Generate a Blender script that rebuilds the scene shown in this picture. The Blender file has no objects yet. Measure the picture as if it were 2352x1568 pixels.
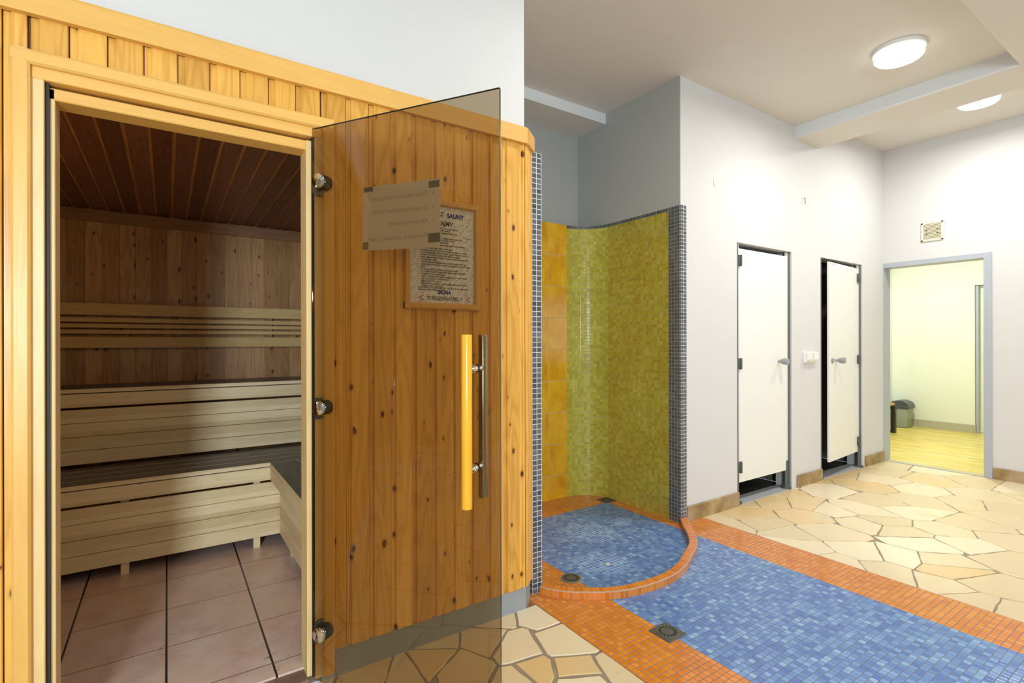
import bpy, bmesh, math, random
from mathutils import Vector, Matrix
random.seed(7)
sc = bpy.context.scene
COL = sc.collection

# ---------------------------------------------------------------- camera, world, light, exposure
F_PX, YAW, ROLL, CAM_H = 1178.2, math.radians(33.894), math.radians(-0.11), 1.25
cy, sy = math.cos(YAW), math.sin(YAW)
fwd = Vector((sy, cy, 0)); r0 = Vector((cy, -sy, 0)); u0 = Vector((0, 0, 1))
rgt = r0 * math.cos(ROLL) + u0 * math.sin(ROLL); upv = u0 * math.cos(ROLL) - r0 * math.sin(ROLL)
cam_d = bpy.data.cameras.new('camera'); cam = bpy.data.objects.new('camera', cam_d); COL.objects.link(cam)
M = Matrix.Identity(4)
for i in range(3):
    M[i][0] = rgt[i]; M[i][1] = upv[i]; M[i][2] = -fwd[i]
M[2][3] = CAM_H
cam.matrix_world = M
cam_d.sensor_width = 36; cam_d.lens = F_PX / 2352 * 36; cam_d.clip_start = 0.02
sc.camera = cam
sc.view_settings.view_transform = 'Standard'; sc.view_settings.look = 'None'
sc.view_settings.gamma = 1; sc.view_settings.exposure = 0.0; sc.view_settings.use_curve_mapping = False
w = bpy.data.worlds.new('world'); sc.world = w; w.use_nodes = True
w.node_tree.nodes['Background'].inputs[0].default_value = (0.75, 0.85, 1.0, 1)
w.node_tree.nodes['Background'].inputs[1].default_value = 0.6

def area(name, loc, target, sx, sy_, power, col, shape='RECTANGLE', spread=180):
    d = bpy.data.lights.new(name, 'AREA'); d.shape = shape; d.size = sx; d.size_y = sy_
    d.energy = power; d.color = col; d.spread = math.radians(spread)
    o = bpy.data.objects.new(name, d); COL.objects.link(o)
    o.location = loc
    o.rotation_euler = (Vector(target) - Vector(loc)).to_track_quat('-Z', 'Y').to_euler()
    return o
LAMP_POWER = 23.0
WINDOW_POWER = 185.0
ROOM_LAMP_POWER = 50.0
# daylight coming in through the window behind the camera
area('window_daylight', (-1.55, -2.75, 1.55), (0.2, 3.0, 1.0), 0.55, 1.3, WINDOW_POWER, (0.72, 0.87, 1.0))

# ---------------------------------------------------------------- object helpers
def tag(o, label=None, cat=None, group=None, kind=None):
    if label: o['label'] = label
    if cat: o['category'] = cat
    if group: o['group'] = group
    if kind: o['kind'] = kind
    return o
def empty(name, loc, label=None, cat=None, group=None, kind=None):
    o = bpy.data.objects.new(name, None); COL.objects.link(o); o.location = loc
    o.empty_display_size = 0.05
    return tag(o, label, cat, group, kind)
def origin_of(p):
    v = Vector((0, 0, 0))
    while p is not None:
        v = v + p.location; p = p.parent
    return v

class MB:
    """collects shapes in world coordinates, builds ONE mesh object"""
    def __init__(s):
        s.bm = bmesh.new(); s.uvs = s.bm.loops.layers.uv.new('UVMap')
    def box(s, x0, x1, y0, y1, z0, z1, bev=0.0, seg=1):
        return s.obox(((x0 + x1) / 2, (y0 + y1) / 2, (z0 + z1) / 2), (abs(x1 - x0), abs(y1 - y0), abs(z1 - z0)), 0, bev, seg)
    def obox(s, c, size, rz=0.0, bev=0.0, seg=1, mat=None):
        t = bmesh.new(); bmesh.ops.create_cube(t, size=1.0)
        for v in t.verts: v.co = Vector((v.co.x * size[0], v.co.y * size[1], v.co.z * size[2]))
        if bev > 0: bmesh.ops.bevel(t, geom=t.edges[:], offset=bev, segments=seg, affect='EDGES', profile=0.5)
        R = (mat.to_4x4() if mat is not None else Matrix.Rotation(rz, 4, 'Z'))
        bmesh.ops.transform(t, matrix=Matrix.Translation(Vector(c)) @ R, verts=t.verts)
        s.merge(t); return s
    def merge(s, t):
        me = bpy.data.meshes.new('tmp'); t.to_mesh(me); t.free(); s.bm.from_mesh(me); bpy.data.meshes.remove(me)
    def cyl(s, a, b, r, r2=None, n=24, bev=0.0, cap=True):
        a = Vector(a); b = Vector(b); r2 = r if r2 is None else r2
        t = bmesh.new(); L = (b - a).length
        bmesh.ops.create_cone(t, cap_ends=cap, cap_tris=False, segments=n, radius1=r, radius2=r2, depth=L)
        if bev > 0:
            es = [e for e in t.edges if abs(abs(e.verts[0].co.z) - L / 2) < 1e-5 and abs(e.verts[0].co.z - e.verts[1].co.z) < 1e-5]
            bmesh.ops.bevel(t, geom=es, offset=bev, segments=3, affect='EDGES', profile=0.5)
        q = (b - a).normalized().to_track_quat('Z', 'Y').to_matrix().to_4x4()
        bmesh.ops.transform(t, matrix=Matrix.Translation((a + b) / 2) @ q, verts=t.verts)
        s.merge(t); return s
    def lathe(s, c, prof, n=32, axis=None):
        c = Vector(c); Q = Matrix.Identity(3) if axis is None else Vector(axis).normalized().to_track_quat('Z', 'Y').to_matrix()
        rings = []
        for (r, z) in prof:
            if r < 1e-6: rings.append([s.bm.verts.new(c + Q @ Vector((0, 0, z)))])
            else: rings.append([s.bm.verts.new(c + Q @ Vector((r * math.cos(2 * math.pi * k / n), r * math.sin(2 * math.pi * k / n), z))) for k in range(n)])
        for A, B in zip(rings, rings[1:]):
            for k in range(n):
                k2 = (k + 1) % n
                if len(A) == 1: s.bm.faces.new((A[0], B[k], B[k2]))
                elif len(B) == 1: s.bm.faces.new((A[k], A[k2], B[0]))
                else: s.bm.faces.new((A[k], A[k2], B[k2], B[k]))
        return s
    def prism(s, pts, z0, z1, bev=0.0):
        """polygon in xy, extruded in z"""
        t = bmesh.new(); lo = [t.verts.new((x, y, z0)) for x, y in pts]; hi = [t.verts.new((x, y, z1)) for x, y in pts]
        t.faces.new(lo[::-1]); t.faces.new(hi); n = len(pts)
        for k in range(n): t.faces.new((lo[k], lo[(k + 1) % n], hi[(k + 1) % n], hi[k]))
        bmesh.ops.recalc_face_normals(t, faces=t.faces[:])
        if bev > 0: bmesh.ops.bevel(t, geom=t.edges[:], offset=bev, segments=1, affect='EDGES')
        s.merge(t); return s
    def prof(s, pts, p0, p1, up=(0, 0, 1), side=None):
        """profile pts (a,b) swept from p0 to p1; a along side, b along up"""
        p0 = Vector(p0); p1 = Vector(p1); up = Vector(up); d = (p1 - p0).normalized()
        side = d.cross(up).normalized() if side is None else Vector(side)
        A = [s.bm.verts.new(p0 + side * a + up * b) for a, b in pts]; B = [s.bm.verts.new(p1 + side * a + up * b) for a, b in pts]
        n = len(pts)
        fs = [s.bm.faces.new(A), s.bm.faces.new(B[::-1])]
        for k in range(n): fs.append(s.bm.faces.new((A[k], B[k], B[(k + 1) % n], A[(k + 1) % n])))
        bmesh.ops.recalc_face_normals(s.bm, faces=fs)
        return s
    def quad(s, *p):
        s.bm.faces.new([s.bm.verts.new(Vector(q)) for q in p]); return s
    def sweep(s, path, r, n=12, closed=False):
        pts = [Vector(p) for p in path]; rings = []
        for i, p in enumerate(pts):
            d = (pts[min(i + 1, len(pts) - 1)] - pts[max(i - 1, 0)]).normalized()
            a = d.orthogonal() if i == 0 else (pa - d * pa.dot(d))
            a.normalize(); pa = a; b = d.cross(a)
            rings.append([s.bm.verts.new(p + (a * math.cos(2 * math.pi * k / n) + b * math.sin(2 * math.pi * k / n)) * r) for k in range(n)])
        for A, B in zip(rings, rings[1:]):
            for k in range(n): s.bm.faces.new((A[k], A[(k + 1) % n], B[(k + 1) % n], B[k]))
        s.bm.faces.new(rings[0][::-1]); s.bm.faces.new(rings[-1]); return s
    def build(s, name, mat, parent=None, smooth=False, label=None, cat=None, group=None, kind=None, autos=None):
        o0 = origin_of(parent)
        if parent is None:
            o0 = Vector((0, 0, 0))
        for v in s.bm.verts: v.co -= o0
        me = bpy.data.meshes.new(name); s.bm.to_mesh(me); s.bm.free()
        ms = mat if isinstance(mat, (list, tuple)) else [mat]
        for m in ms: me.materials.append(m)
        if smooth or autos:
            for p in me.polygons: p.use_smooth = True
            if autos:
                try: me.set_sharp_from_angle(angle=math.radians(autos))
                except Exception: pass
        o = bpy.data.objects.new(name, me); COL.objects.link(o)
        if parent is not None: o.parent = parent
        return tag(o, label, cat, group, kind)
def struct(mb, name, mat, label=None, **k): return mb.build(name, mat, None, label=label, kind='structure', **k)

# ---------------------------------------------------------------- material helpers
class NT:
    def __init__(s, name, rough=0.5, spec=0.5, metal=0.0):
        s.m = bpy.data.materials.new(name); s.m.use_nodes = True; s.t = s.m.node_tree
        s.b = s.t.nodes['Principled BSDF']; s.out = s.t.nodes['Material Output']
        s.b.inputs['Roughness'].default_value = rough; s.b.inputs['Metallic'].default_value = metal
        s.b.inputs['Specular IOR Level'].default_value = spec
    def n(s, typ, **k):
        nd = s.t.nodes.new(typ)
        for a, b in k.items(): setattr(nd, a, b)
        return nd
    def link(s, a, b): s.t.links.new(a, b)
    def put(s, sock, v):
        if isinstance(v, bpy.types.NodeSocket): s.link(v, sock)
        elif isinstance(v, (tuple, list)) and len(v) == 3 and sock.type == 'RGBA': sock.default_value = (*v, 1)
        else: sock.default_value = v
    def math(s, op, a, b=0.0, c=None, clamp=False):
        nd = s.n('ShaderNodeMath', operation=op, use_clamp=clamp); s.put(nd.inputs[0], a)
        if op not in ('FRACT', 'FLOOR', 'SINE', 'ABSOLUTE', 'SQRT'): s.put(nd.inputs[1], b)
        if c is not None: s.put(nd.inputs[2], c)
        return nd.outputs[0]
    def sep(s, v):
        nd = s.n('ShaderNodeSeparateXYZ'); s.put(nd.inputs[0], v); return nd.outputs
    def comb(s, x=0.0, y=0.0, z=0.0):
        nd = s.n('ShaderNodeCombineXYZ'); s.put(nd.inputs[0], x); s.put(nd.inputs[1], y); s.put(nd.inputs[2], z); return nd.outputs[0]
    def coord(s, which='Object'): return s.n('ShaderNodeTexCoord').outputs[which]
    def noise(s, v, scale=1.0, detail=2.0, rough=0.5, col=False, dist=0.0):
        nd = s.n('ShaderNodeTexNoise'); s.put(nd.inputs['Vector'], v); nd.inputs['Scale'].default_value = scale
        nd.inputs['Detail'].default_value = detail; nd.inputs['Roughness'].default_value = rough; nd.inputs['Distortion'].default_value = dist
        return nd.outputs['Color' if col else 'Fac']
    def white(s, v, col=False):
        nd = s.n('ShaderNodeTexWhiteNoise', noise_dimensions='3D'); s.put(nd.inputs['Vector'], v); return nd.outputs['Color' if col else 'Value']
    def voro(s, v, scale=1.0, rnd=1.0):
        nd = s.n('ShaderNodeTexVoronoi'); s.put(nd.inputs['Vector'], v); nd.inputs['Scale'].default_value = scale
        nd.inputs['Randomness'].default_value = rnd; return nd.outputs
    def ramp(s, f, stops):
        nd = s.n('ShaderNodeValToRGB'); s.put(nd.inputs[0], f); e = nd.color_ramp.elements
        while len(e) < len(stops): e.new(0.5)
        for k, (p, c) in enumerate(stops):
            e[k].position = p; e[k].color = (*c, 1) if len(c) == 3 else c
        return nd.outputs[0]
    def mix(s, f, a, b, mode='MIX'):
        nd = s.n('ShaderNodeMix', data_type='RGBA', blend_type=mode); s.put(nd.inputs[0], f)
        s.put(nd.inputs[6], a); s.put(nd.inputs[7], b); return nd.outputs[2]
    def mapr(s, v, a, b, c=0.0, d=1.0):
        nd = s.n('ShaderNodeMapRange', clamp=True); s.put(nd.inputs[0], v)
        for i, x in enumerate((a, b, c, d)): nd.inputs[i + 1].default_value = x
        return nd.outputs[0]
    def bump(s, h, strength=0.3, dist=0.002):
        nd = s.n('ShaderNodeBump'); s.put(nd.inputs['Height'], h); nd.inputs['Strength'].default_value = strength
        nd.inputs['Distance'].default_value = dist; s.link(nd.outputs[0], s.b.inputs['Normal']); return nd
    def color(s, c): s.put(s.b.inputs['Base Color'], c)
    def rough(s, v): s.put(s.b.inputs['Roughness'], v)
def floor_pt(u, v):
    d = fwd * F_PX + rgt * (u - 1176) + upv * (784 - v); t = -CAM_H / d.z
    return (d.x * t, d.y * t)
def hexc(h, k=1.0):
    c = [int(h[i:i + 2], 16) / 255 for i in (0, 2, 4)]
    return tuple((x / 12.92 if x <= 0.04045 else ((x + 0.055) / 1.055) ** 2.4) * k for x in c)
def plain(name, c, rough=0.5, metal=0.0, spec=0.5, var=0.04, scale=6.0):
    m = NT(name, rough, spec, metal); f = m.noise(m.coord(), scale, 3)
    m.color(m.mix(f, tuple(x * (1 - var) for x in c), tuple(min(1, x * (1 + var)) for x in c)))
    return m.m

def wood(name, light, dark, across='x', along='z', pitch=None, off=0.0, knots=0.0, rough=0.38, boardvar=0.12, contrast=1.0, groove=0.0, spec=0.4, knotc=(0.10, 0.03, 0.010), wmul=1.0):
    m = NT(name, rough, spec); P = m.sep(m.coord()); ax = {'x': P[0], 'y': P[1], 'z': P[2]}
    u, wv = ax[across], ax[along]; other = ax[[k for k in 'xyz' if k not in (across, along)][0]]
    if pitch:
        idx = m.math('FLOOR', m.math('DIVIDE', m.math('SUBTRACT', u, off), pitch))
        rv = m.white(m.comb(idx, 3.1, 7.7)); rc = m.white(m.comb(idx, 9.2, 1.3))
    else:
        idx = 0.0; rv = 0.5; rc = 0.5
    shift = m.math('MULTIPLY', rv, 41.0) if pitch else 0.0
    w2 = m.math('ADD', wv, shift) if pitch else wv
    uu = m.math('ADD', u, other)
    fine = m.noise(m.comb(m.math('MULTIPLY', uu, 230.0), m.math('MULTIPLY', other, 60.0), m.math('MULTIPLY', w2, 5.0)), 1.0, 3, 0.6)
    warp = m.noise(m.comb(m.math('MULTIPLY', uu, 9.0), 0.0, m.math('MULTIPLY', w2, 0.9 * wmul)), 1.0, 2, 0.45)
    rings = m.math('SINE', m.math('MULTIPLY', warp, 75.0))
    rings = m.mapr(rings, -1, 1, 0, 1)
    rings = m.math('POWER', rings, 2.0)
    f = m.math('ADD', m.math('MULTIPLY', rings, 0.42 * contrast), m.math('MULTIPLY', m.math('SUBTRACT', fine, 0.35), 0.9 * contrast), clamp=True)
    c = m.mix(f, light, dark)
    big = m.noise(m.comb(m.math('MULTIPLY', uu, 3.0), 0.0, m.math('MULTIPLY', w2, 0.8)), 1.0, 2)
    if pitch:
        k = m.math('MULTIPLY_ADD', rc, boardvar * 2, 1 - boardvar)
    else: k = 1.0
    k = m.math('MULTIPLY', k, m.mapr(big, 0.3, 0.7, 0.90, 1.08))
    c = m.mix(1.0, c, m.comb(k, m.math('POWER', k, 1.25), m.math('POWER', k, 1.7)), 'MULTIPLY')
    if knots > 0:
        vv = m.comb(m.math('ADD', m.math('MULTIPLY', u, 11.5), m.math('MULTIPLY', rv, 13.0) if pitch else 0.0), m.math('MULTIPLY', w2, 6.0), 0.0)
        wob = m.noise(vv, 5.0, 2, col=True)
        vv2 = m.n('ShaderNodeVectorMath', operation='ADD'); m.link(vv, vv2.inputs[0])
        sc_ = m.n('ShaderNodeVectorMath', operation='SCALE'); m.link(wob, sc_.inputs[0]); sc_.inputs['Scale'].default_value = 0.05
        m.link(sc_.outputs[0], vv2.inputs[1])
        V = m.n('ShaderNodeTexVoronoi', voronoi_dimensions='2D'); m.link(vv2.outputs[0], V.inputs['Vector']); V.inputs['Scale'].default_value = 1.0
        r = m.sep(V.outputs['Color'])[0]
        rad = m.math('MULTIPLY', m.math('POWER', r, 2.6), 0.10 * knots)
        d = m.math('SUBTRACT', V.outputs['Distance'], rad)
        halo = m.mapr(d, 0.0, 0.09, 0.55, 0.0)
        halo = m.math('MULTIPLY', halo, m.mapr(r, 0.25, 0.6, 0, 1))
        c = m.mix(halo, c, tuple(x * y for x, y in zip(dark, (0.85, 0.7, 0.5))))
        core = m.mapr(d, -0.012, 0.012, 1.0, 0.0)
        c = m.mix(m.math('MULTIPLY', core, 0.93), c, knotc)
    m.color(c)
    h = m.math('ADD', m.math('MULTIPLY', fine, 0.5), m.math('MULTIPLY', rings, 0.15))
    if groove > 0 and pitch:
        fr = m.math('FRACT', m.math('DIVIDE', m.math('SUBTRACT', u, off), pitch))
        e = m.math('MINIMUM', fr, m.math('SUBTRACT', 1.0, fr))
        g = m.mapr(e, 0.0, groove / pitch, 0, 1)
        m.color(m.mix(g, tuple(x * 0.35 for x in dark), c))
        h = m.math('ADD', h, m.math('MULTIPLY', g, 2.0))
    m.bump(h, 0.25, 0.0008)
    m.rough(m.mapr(fine, 0.2, 0.8, rough * 0.85, min(1, rough * 1.2)))
    return m.m

def mosaic(name, cells, pitch, grout, coord='Object', axes=(0, 1), off=(0.0, 0.0), gw=0.055, rough=0.12, cellvar=1.0, cloud=None, tilt=1.0, pitch2=None, spec=0.5, zones=None, groutrough=0.7, grout_fn=None, cell_fn=None):
    """cells: list of (pos, colour) ramp over a random value"""
    m = NT(name, rough, spec); P = m.sep(m.coord(coord)); p2 = pitch2 or pitch
    a = m.math('DIVIDE', m.math('SUBTRACT', P[axes[0]], off[0]), pitch); b = m.math('DIVIDE', m.math('SUBTRACT', P[axes[1]], off[1]), p2)
    ia, ib = m.math('FLOOR', a), m.math('FLOOR', b); fa, fb = m.math('FRACT', a), m.math('FRACT', b)
    r1 = m.white(m.comb(ia, ib, 1.0)); rcol = m.sep(m.white(m.comb(ia, ib, 5.0), col=True))
    if cloud:
        cl = m.noise(m.comb(m.math('MULTIPLY', ia, cloud[0]), m.math('MULTIPLY', ib, cloud[0]), 0.0), 1.0, 3)
        r1 = m.math('ADD', m.math('MULTIPLY', r1, 1 - cloud[1]), m.math('MULTIPLY', m.mapr(cl, 0.25, 0.75, 0, 1), cloud[1]))
    inner = m.noise(m.comb(m.math('MULTIPLY', a, 0.7), m.math('MULTIPLY', b, 1.3), 0.0), 3.0, 2)
    f = m.math('ADD', r1, m.math('MULTIPLY', m.math('SUBTRACT', inner, 0.5), 0.18), clamp=True)
    c = m.ramp(f, cells)
    if zones:
        for fn, st in zones:
            c = m.mix(fn(m, ia, ib, a, b), c, m.ramp(f, st))
    ea = m.math('MINIMUM', fa, m.math('SUBTRACT', 1.0, fa)); eb = m.math('MINIMUM', fb, m.math('SUBTRACT', 1.0, fb))
    eb = m.math('MULTIPLY', eb, p2 / pitch)
    e = m.math('MINIMUM', ea, eb)
    t = m.mapr(e, gw * 0.72, gw * 1.15, 0, 1)
    if cell_fn: c = cell_fn(m, ia, ib, c)
    if grout_fn: grout = grout_fn(m, P, grout)
    m.color(m.mix(t, grout, c))
    tl = m.math('ADD', m.math('MULTIPLY', m.math('SUBTRACT', rcol[0], 0.5), fa), m.math('MULTIPLY', m.math('SUBTRACT', rcol[1], 0.5), fb))
    dome = m.mapr(e, gw * 0.6, gw * 2.2, 0, 1)
    h = m.math('ADD', m.math('MULTIPLY', dome, 0.6), m.math('MULTIPLY', tl, 0.5 * tilt))
    m.bump(h, 0.55, 0.0012)
    m.rough(m.mix(t, (groutrough,) * 3, (rough,) * 3))
    return m.m

# ---------------------------------------------------------------- materials
WALLW = (0.80, 0.80, 0.80)
def plaster(name, c, rough=0.75, v=0.02):
    m = NT(name, rough, 0.25); q = m.coord(); f = m.noise(q, 2.0, 3)
    m.color(m.mix(f, tuple(x * (1 - v) for x in c), tuple(min(1, x * (1 + v)) for x in c)))
    m.bump(m.noise(q, 90.0, 3), 0.12, 0.001); return m.m
m_wall = plaster('white_plaster', (0.69, 0.69, 0.69))
m_ceil = plaster('ceiling_paint', (0.74, 0.70, 0.64))
m_fascia = plaster('fascia_paint', (0.76, 0.78, 0.78))
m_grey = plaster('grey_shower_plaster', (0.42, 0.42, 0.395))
m_green = plaster('pale_green_plaster', (0.83, 0.86, 0.78))
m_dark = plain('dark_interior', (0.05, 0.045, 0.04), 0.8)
m_dwall = plain('dim_far_wall', (0.22, 0.19, 0.15), 0.6)
PL, PD = (0.85, 0.47, 0.095), (0.60, 0.27, 0.035)
m_pine = wood('varnished_pine_boards', PL, PD, 'x', 'z', 0.0885, -0.3225, knots=1.0, rough=0.33)
m_pineside = wood('varnished_pine_side', PL, PD, 'y', 'z', 0.0885, 0.01, knots=0.7, rough=0.33)
m_backing = plain('groove_shade_backing', (0.16, 0.075, 0.02), 0.7)  # dark brown puts the groove shade between the boards into the colour
m_trimh = wood('varnished_trim_horizontal', (0.82, 0.48, 0.13), (0.70, 0.37, 0.08), 'z', 'x', None, contrast=0.5, rough=0.34)
m_trimv = wood('varnished_trim_vertical', (0.82, 0.48, 0.13), (0.70, 0.37, 0.08), 'x', 'z', None, contrast=0.5, rough=0.34)
m_jamb = wood('pale_jamb_wood', (0.84, 0.62, 0.30), (0.70, 0.46, 0.18), 'x', 'z', None, contrast=0.5, rough=0.4)
m_benchx = wood('abachi_bench_wood', (0.84, 0.68, 0.41), (0.70, 0.52, 0.26), 'z', 'x', 0.0795, 0.106, rough=0.5, contrast=0.7, boardvar=0.10)
m_benchy = wood('abachi_bench_wood_side', (0.84, 0.68, 0.41), (0.70, 0.52, 0.26), 'z', 'y', 0.0795, 0.106, rough=0.5, contrast=0.7, boardvar=0.10)
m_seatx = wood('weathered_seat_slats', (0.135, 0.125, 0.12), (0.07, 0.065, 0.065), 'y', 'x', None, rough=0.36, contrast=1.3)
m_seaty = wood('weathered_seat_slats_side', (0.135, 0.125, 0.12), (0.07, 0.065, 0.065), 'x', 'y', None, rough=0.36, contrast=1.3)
m_railw = wood('backrest_wood', (0.68, 0.47, 0.20), (0.52, 0.32, 0.11), 'z', 'x', None, rough=0.5, contrast=0.7)
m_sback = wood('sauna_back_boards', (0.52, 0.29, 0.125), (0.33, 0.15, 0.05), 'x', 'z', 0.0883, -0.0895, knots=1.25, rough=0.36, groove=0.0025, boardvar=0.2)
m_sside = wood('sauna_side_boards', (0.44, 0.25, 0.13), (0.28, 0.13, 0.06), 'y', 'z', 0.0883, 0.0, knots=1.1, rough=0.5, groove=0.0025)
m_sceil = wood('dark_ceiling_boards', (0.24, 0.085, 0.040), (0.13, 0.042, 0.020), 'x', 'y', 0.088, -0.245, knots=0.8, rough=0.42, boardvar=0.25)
m_sceilt = wood('ceiling_tongue_strip', (0.70, 0.32, 0.08), (0.46, 0.18, 0.04), 'x', 'y', None, rough=0.42)
m_cornice = wood('cornice_wood', (0.34, 0.17, 0.08), (0.22, 0.10, 0.045), 'z', 'x', None, rough=0.5)
m_handle = wood('orange_handle_wood', (0.90, 0.47, 0.035), (0.82, 0.36, 0.015), 'x', 'z', None, contrast=0.5, rough=0.22, spec=0.5)
m_frame = wood('poster_frame_wood', (0.74, 0.42, 0.12), (0.62, 0.32, 0.08), 'x', 'z', None, contrast=0.5, rough=0.35)
m_chrome = plain('brushed_steel', (0.62, 0.62, 0.60), 0.22, 1.0)
m_polish = plain('polished_chrome', (0.8, 0.8, 0.8), 0.06, 1.0)
m_rubber = plain('black_rubber', (0.02, 0.02, 0.022), 0.5)
m_gasket = plain('dark_gasket', (0.02, 0.015, 0.013), 0.6)
m_plinth = plain('grey_plinth', (0.30, 0.32, 0.34), 0.5, var=0.06, scale=9)
m_white = plain('white_plastic', (0.86, 0.86, 0.84), 0.35, var=0.01)
m_panel = plain('white_laminate', (0.84, 0.85, 0.82), 0.32, var=0.01)
m_gunmetal = plain('dark_grey_metal', (0.10, 0.11, 0.11), 0.4, 0.3)
m_greyal = plain('grey_frame_metal', (0.16, 0.17, 0.17), 0.45, 0.2)
m_knob = plain('grey_plastic', (0.32, 0.34, 0.35), 0.35)
m_doorframe = plain('blue_grey_frame_paint', (0.44, 0.48, 0.54), 0.45, var=0.03)
m_drain = plain('drain_grey_plastic', (0.095, 0.092, 0.075), 0.45, 0.0)
m_drainslot = plain('drain_slot_black', (0.006, 0.006, 0.005), 0.6)
m_vent = plain('cream_vent_plastic', (0.82, 0.78, 0.62), 0.4, var=0.01)
m_ventgap = plain('vent_gap', (0.36, 0.31, 0.17), 0.6)
m_bin = plain('grey_green_bin_plastic', (0.30, 0.34, 0.27), 0.4)
m_binlid = plain('dark_bin_lid', (0.07, 0.08, 0.085), 0.35)
m_blackmetal = plain('black_bench_metal', (0.02, 0.02, 0.018), 0.4)
m_seatwood = wood('bench_seat_wood', (0.62, 0.40, 0.14), (0.5, 0.28, 0.08), 'x', 'y', None, contrast=0.8)

# flagstones: colour per stone comes from a mesh attribute
def stone_mat():
    m = NT('crazy_paving_stone', 0.33, 0.5)
    at = m.n('ShaderNodeAttribute', attribute_name='tone', attribute_type='GEOMETRY'); s = m.sep(at.outputs['Color'])
    q = m.coord()
    f = m.noise(q, 3.2, 5, 0.6, dist=0.6)
    base = m.mix(s[0], (0.66, 0.53, 0.31), (0.80, 0.70, 0.49))
    yel = m.mapr(m.math('ADD', f, m.math('MULTIPLY', s[1], 0.32)), 0.62, 0.82, 0, 1)
    c = m.mix(m.math('MULTIPLY', yel, 0.55), base, (0.70, 0.46, 0.16))
    pinkf = m.mapr(m.noise(q, 1.3, 2), 0.5, 0.75, 0, 0.5)
    c = m.mix(m.math('MULTIPLY', pinkf, s[2]), c, (0.62, 0.50, 0.38))
    rust = m.mapr(m.noise(q, 11.0, 3), 0.70, 0.78, 0, 0.5)
    c = m.mix(rust, c, (0.66, 0.36, 0.12))
    sp = m.voro(q, 150.0); spk = m.math('MULTIPLY', m.mapr(sp['Distance'], 0.0, 0.22, 0.45, 0.0), m.mapr(m.noise(q, 2.1, 2), 0.5, 0.62, 0, 1))
    c = m.mix(spk, c, (0.40, 0.28, 0.12))
    m.color(c)
    m.bump(m.math('ADD', m.math('MULTIPLY', m.noise(q, 14.0, 4), 1.0), m.math('MULTIPLY', m.noise(q, 120.0, 2), 0.08)), 0.35, 0.004)
    m.rough(m.mapr(f, 0.3, 0.7, 0.26, 0.42)); return m.m
m_stone = stone_mat()
m_grout = plain('paving_grout', (0.29, 0.24, 0.175), 0.8, var=0.25, scale=14)
def skirt_stone():
    m = NT('skirting_stone', 0.45, 0.4); q = m.coord(); P = m.sep(q)
    f = m.noise(q, 7.0, 5, 0.6); g = m.noise(q, 2.3, 2)
    c = m.ramp(f, [(0.3, (0.20, 0.13, 0.05)), (0.5, (0.36, 0.25, 0.11)), (0.7, (0.50, 0.40, 0.22))])
    c = m.mix(m.mapr(g, 0.45, 0.6, 0, 0.7), c, (0.48, 0.36, 0.26)); m.color(c); m.bump(f, 0.3, 0.002); return m.m
m_skirt = skirt_stone()
BLUE = [(0.0, (0.075, 0.175, 0.50)), (0.25, (0.105, 0.225, 0.54)), (0.6, (0.14, 0.29, 0.60)), (0.88, (0.19, 0.36, 0.66)), (1.0, (0.28, 0.46, 0.74))]
ORNG = [(0.0, (0.66, 0.19, 0.012)), (0.5, (0.74, 0.235, 0.016)), (0.85, (0.78, 0.27, 0.022)), (1.0, (0.82, 0.31, 0.04))]
PITCH = 0.02635
def z_orange(m, ia, ib, a, b):
    lo = m.math('LESS_THAN', ia, 11.5); hi = m.math('GREATER_THAN', ia, 51.5); bk = m.math('GREATER_THAN', ib, 33.5)
    return m.math('MAXIMUM', m.math('MAXIMUM', lo, hi), bk)
def pale_grout(m, P, g):
    # patches where the grout in the shower tray was renewed in a lighter colour
    out = g
    for cx_, cy2, r_ in ((2.30, 2.50, 0.20), (2.02, 2.12, 0.17), (2.62, 2.55, 0.10)):
        d = m.math('SQRT', m.math('ADD', m.math('POWER', m.math('ABSOLUTE', m.math('SUBTRACT', P[0], cx_)), 2.0), m.math('POWER', m.math('ABSOLUTE', m.math('SUBTRACT', P[1], cy2)), 2.0)))
        d = m.math('ADD', d, m.math('MULTIPLY', m.math('SUBTRACT', m.noise(m.comb(P[0], P[1], 0.0), 9.0, 3), 0.5), 0.22))
        out = m.mix(m.mapr(d, r_ * 0.75, r_, 1, 0), out, (0.58, 0.64, 0.72))
    return out
CREAM = tuple(math.floor((a - b_) / PITCH) for a, b_ in zip(floor_pt(1399, 1296), (1.46, 2.0)))
def cream_cell(m, ia, ib, c):
    f = m.math('MULTIPLY', m.math('COMPARE', ia, float(CREAM[0]), 0.4), m.math('COMPARE', ib, float(CREAM[1]), 0.4))
    return m.mix(f, c, (0.66, 0.68, 0.62))
m_floor_mos = mosaic('blue_and_orange_floor_mosaic', BLUE, PITCH, (0.15, 0.16, 0.19), off=(1.46, 2.0), gw=0.05, rough=0.16, zones=[(z_orange, ORNG)], tilt=1.15, grout_fn=pale_grout, cell_fn=cream_cell)
YEL = [(0.0, (0.36, 0.28, 0.012)), (0.3, (0.43, 0.36, 0.018)), (0.6, (0.49, 0.425, 0.03)), (0.85, (0.55, 0.49, 0.06)), (1.0, (0.62, 0.57, 0.14))]
YELD = [(0.0, (0.38, 0.22, 0.008)), (0.3, (0.42, 0.30, 0.010)), (0.6, (0.47, 0.36, 0.018)), (1.0, (0.54, 0.45, 0.06))]
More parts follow.
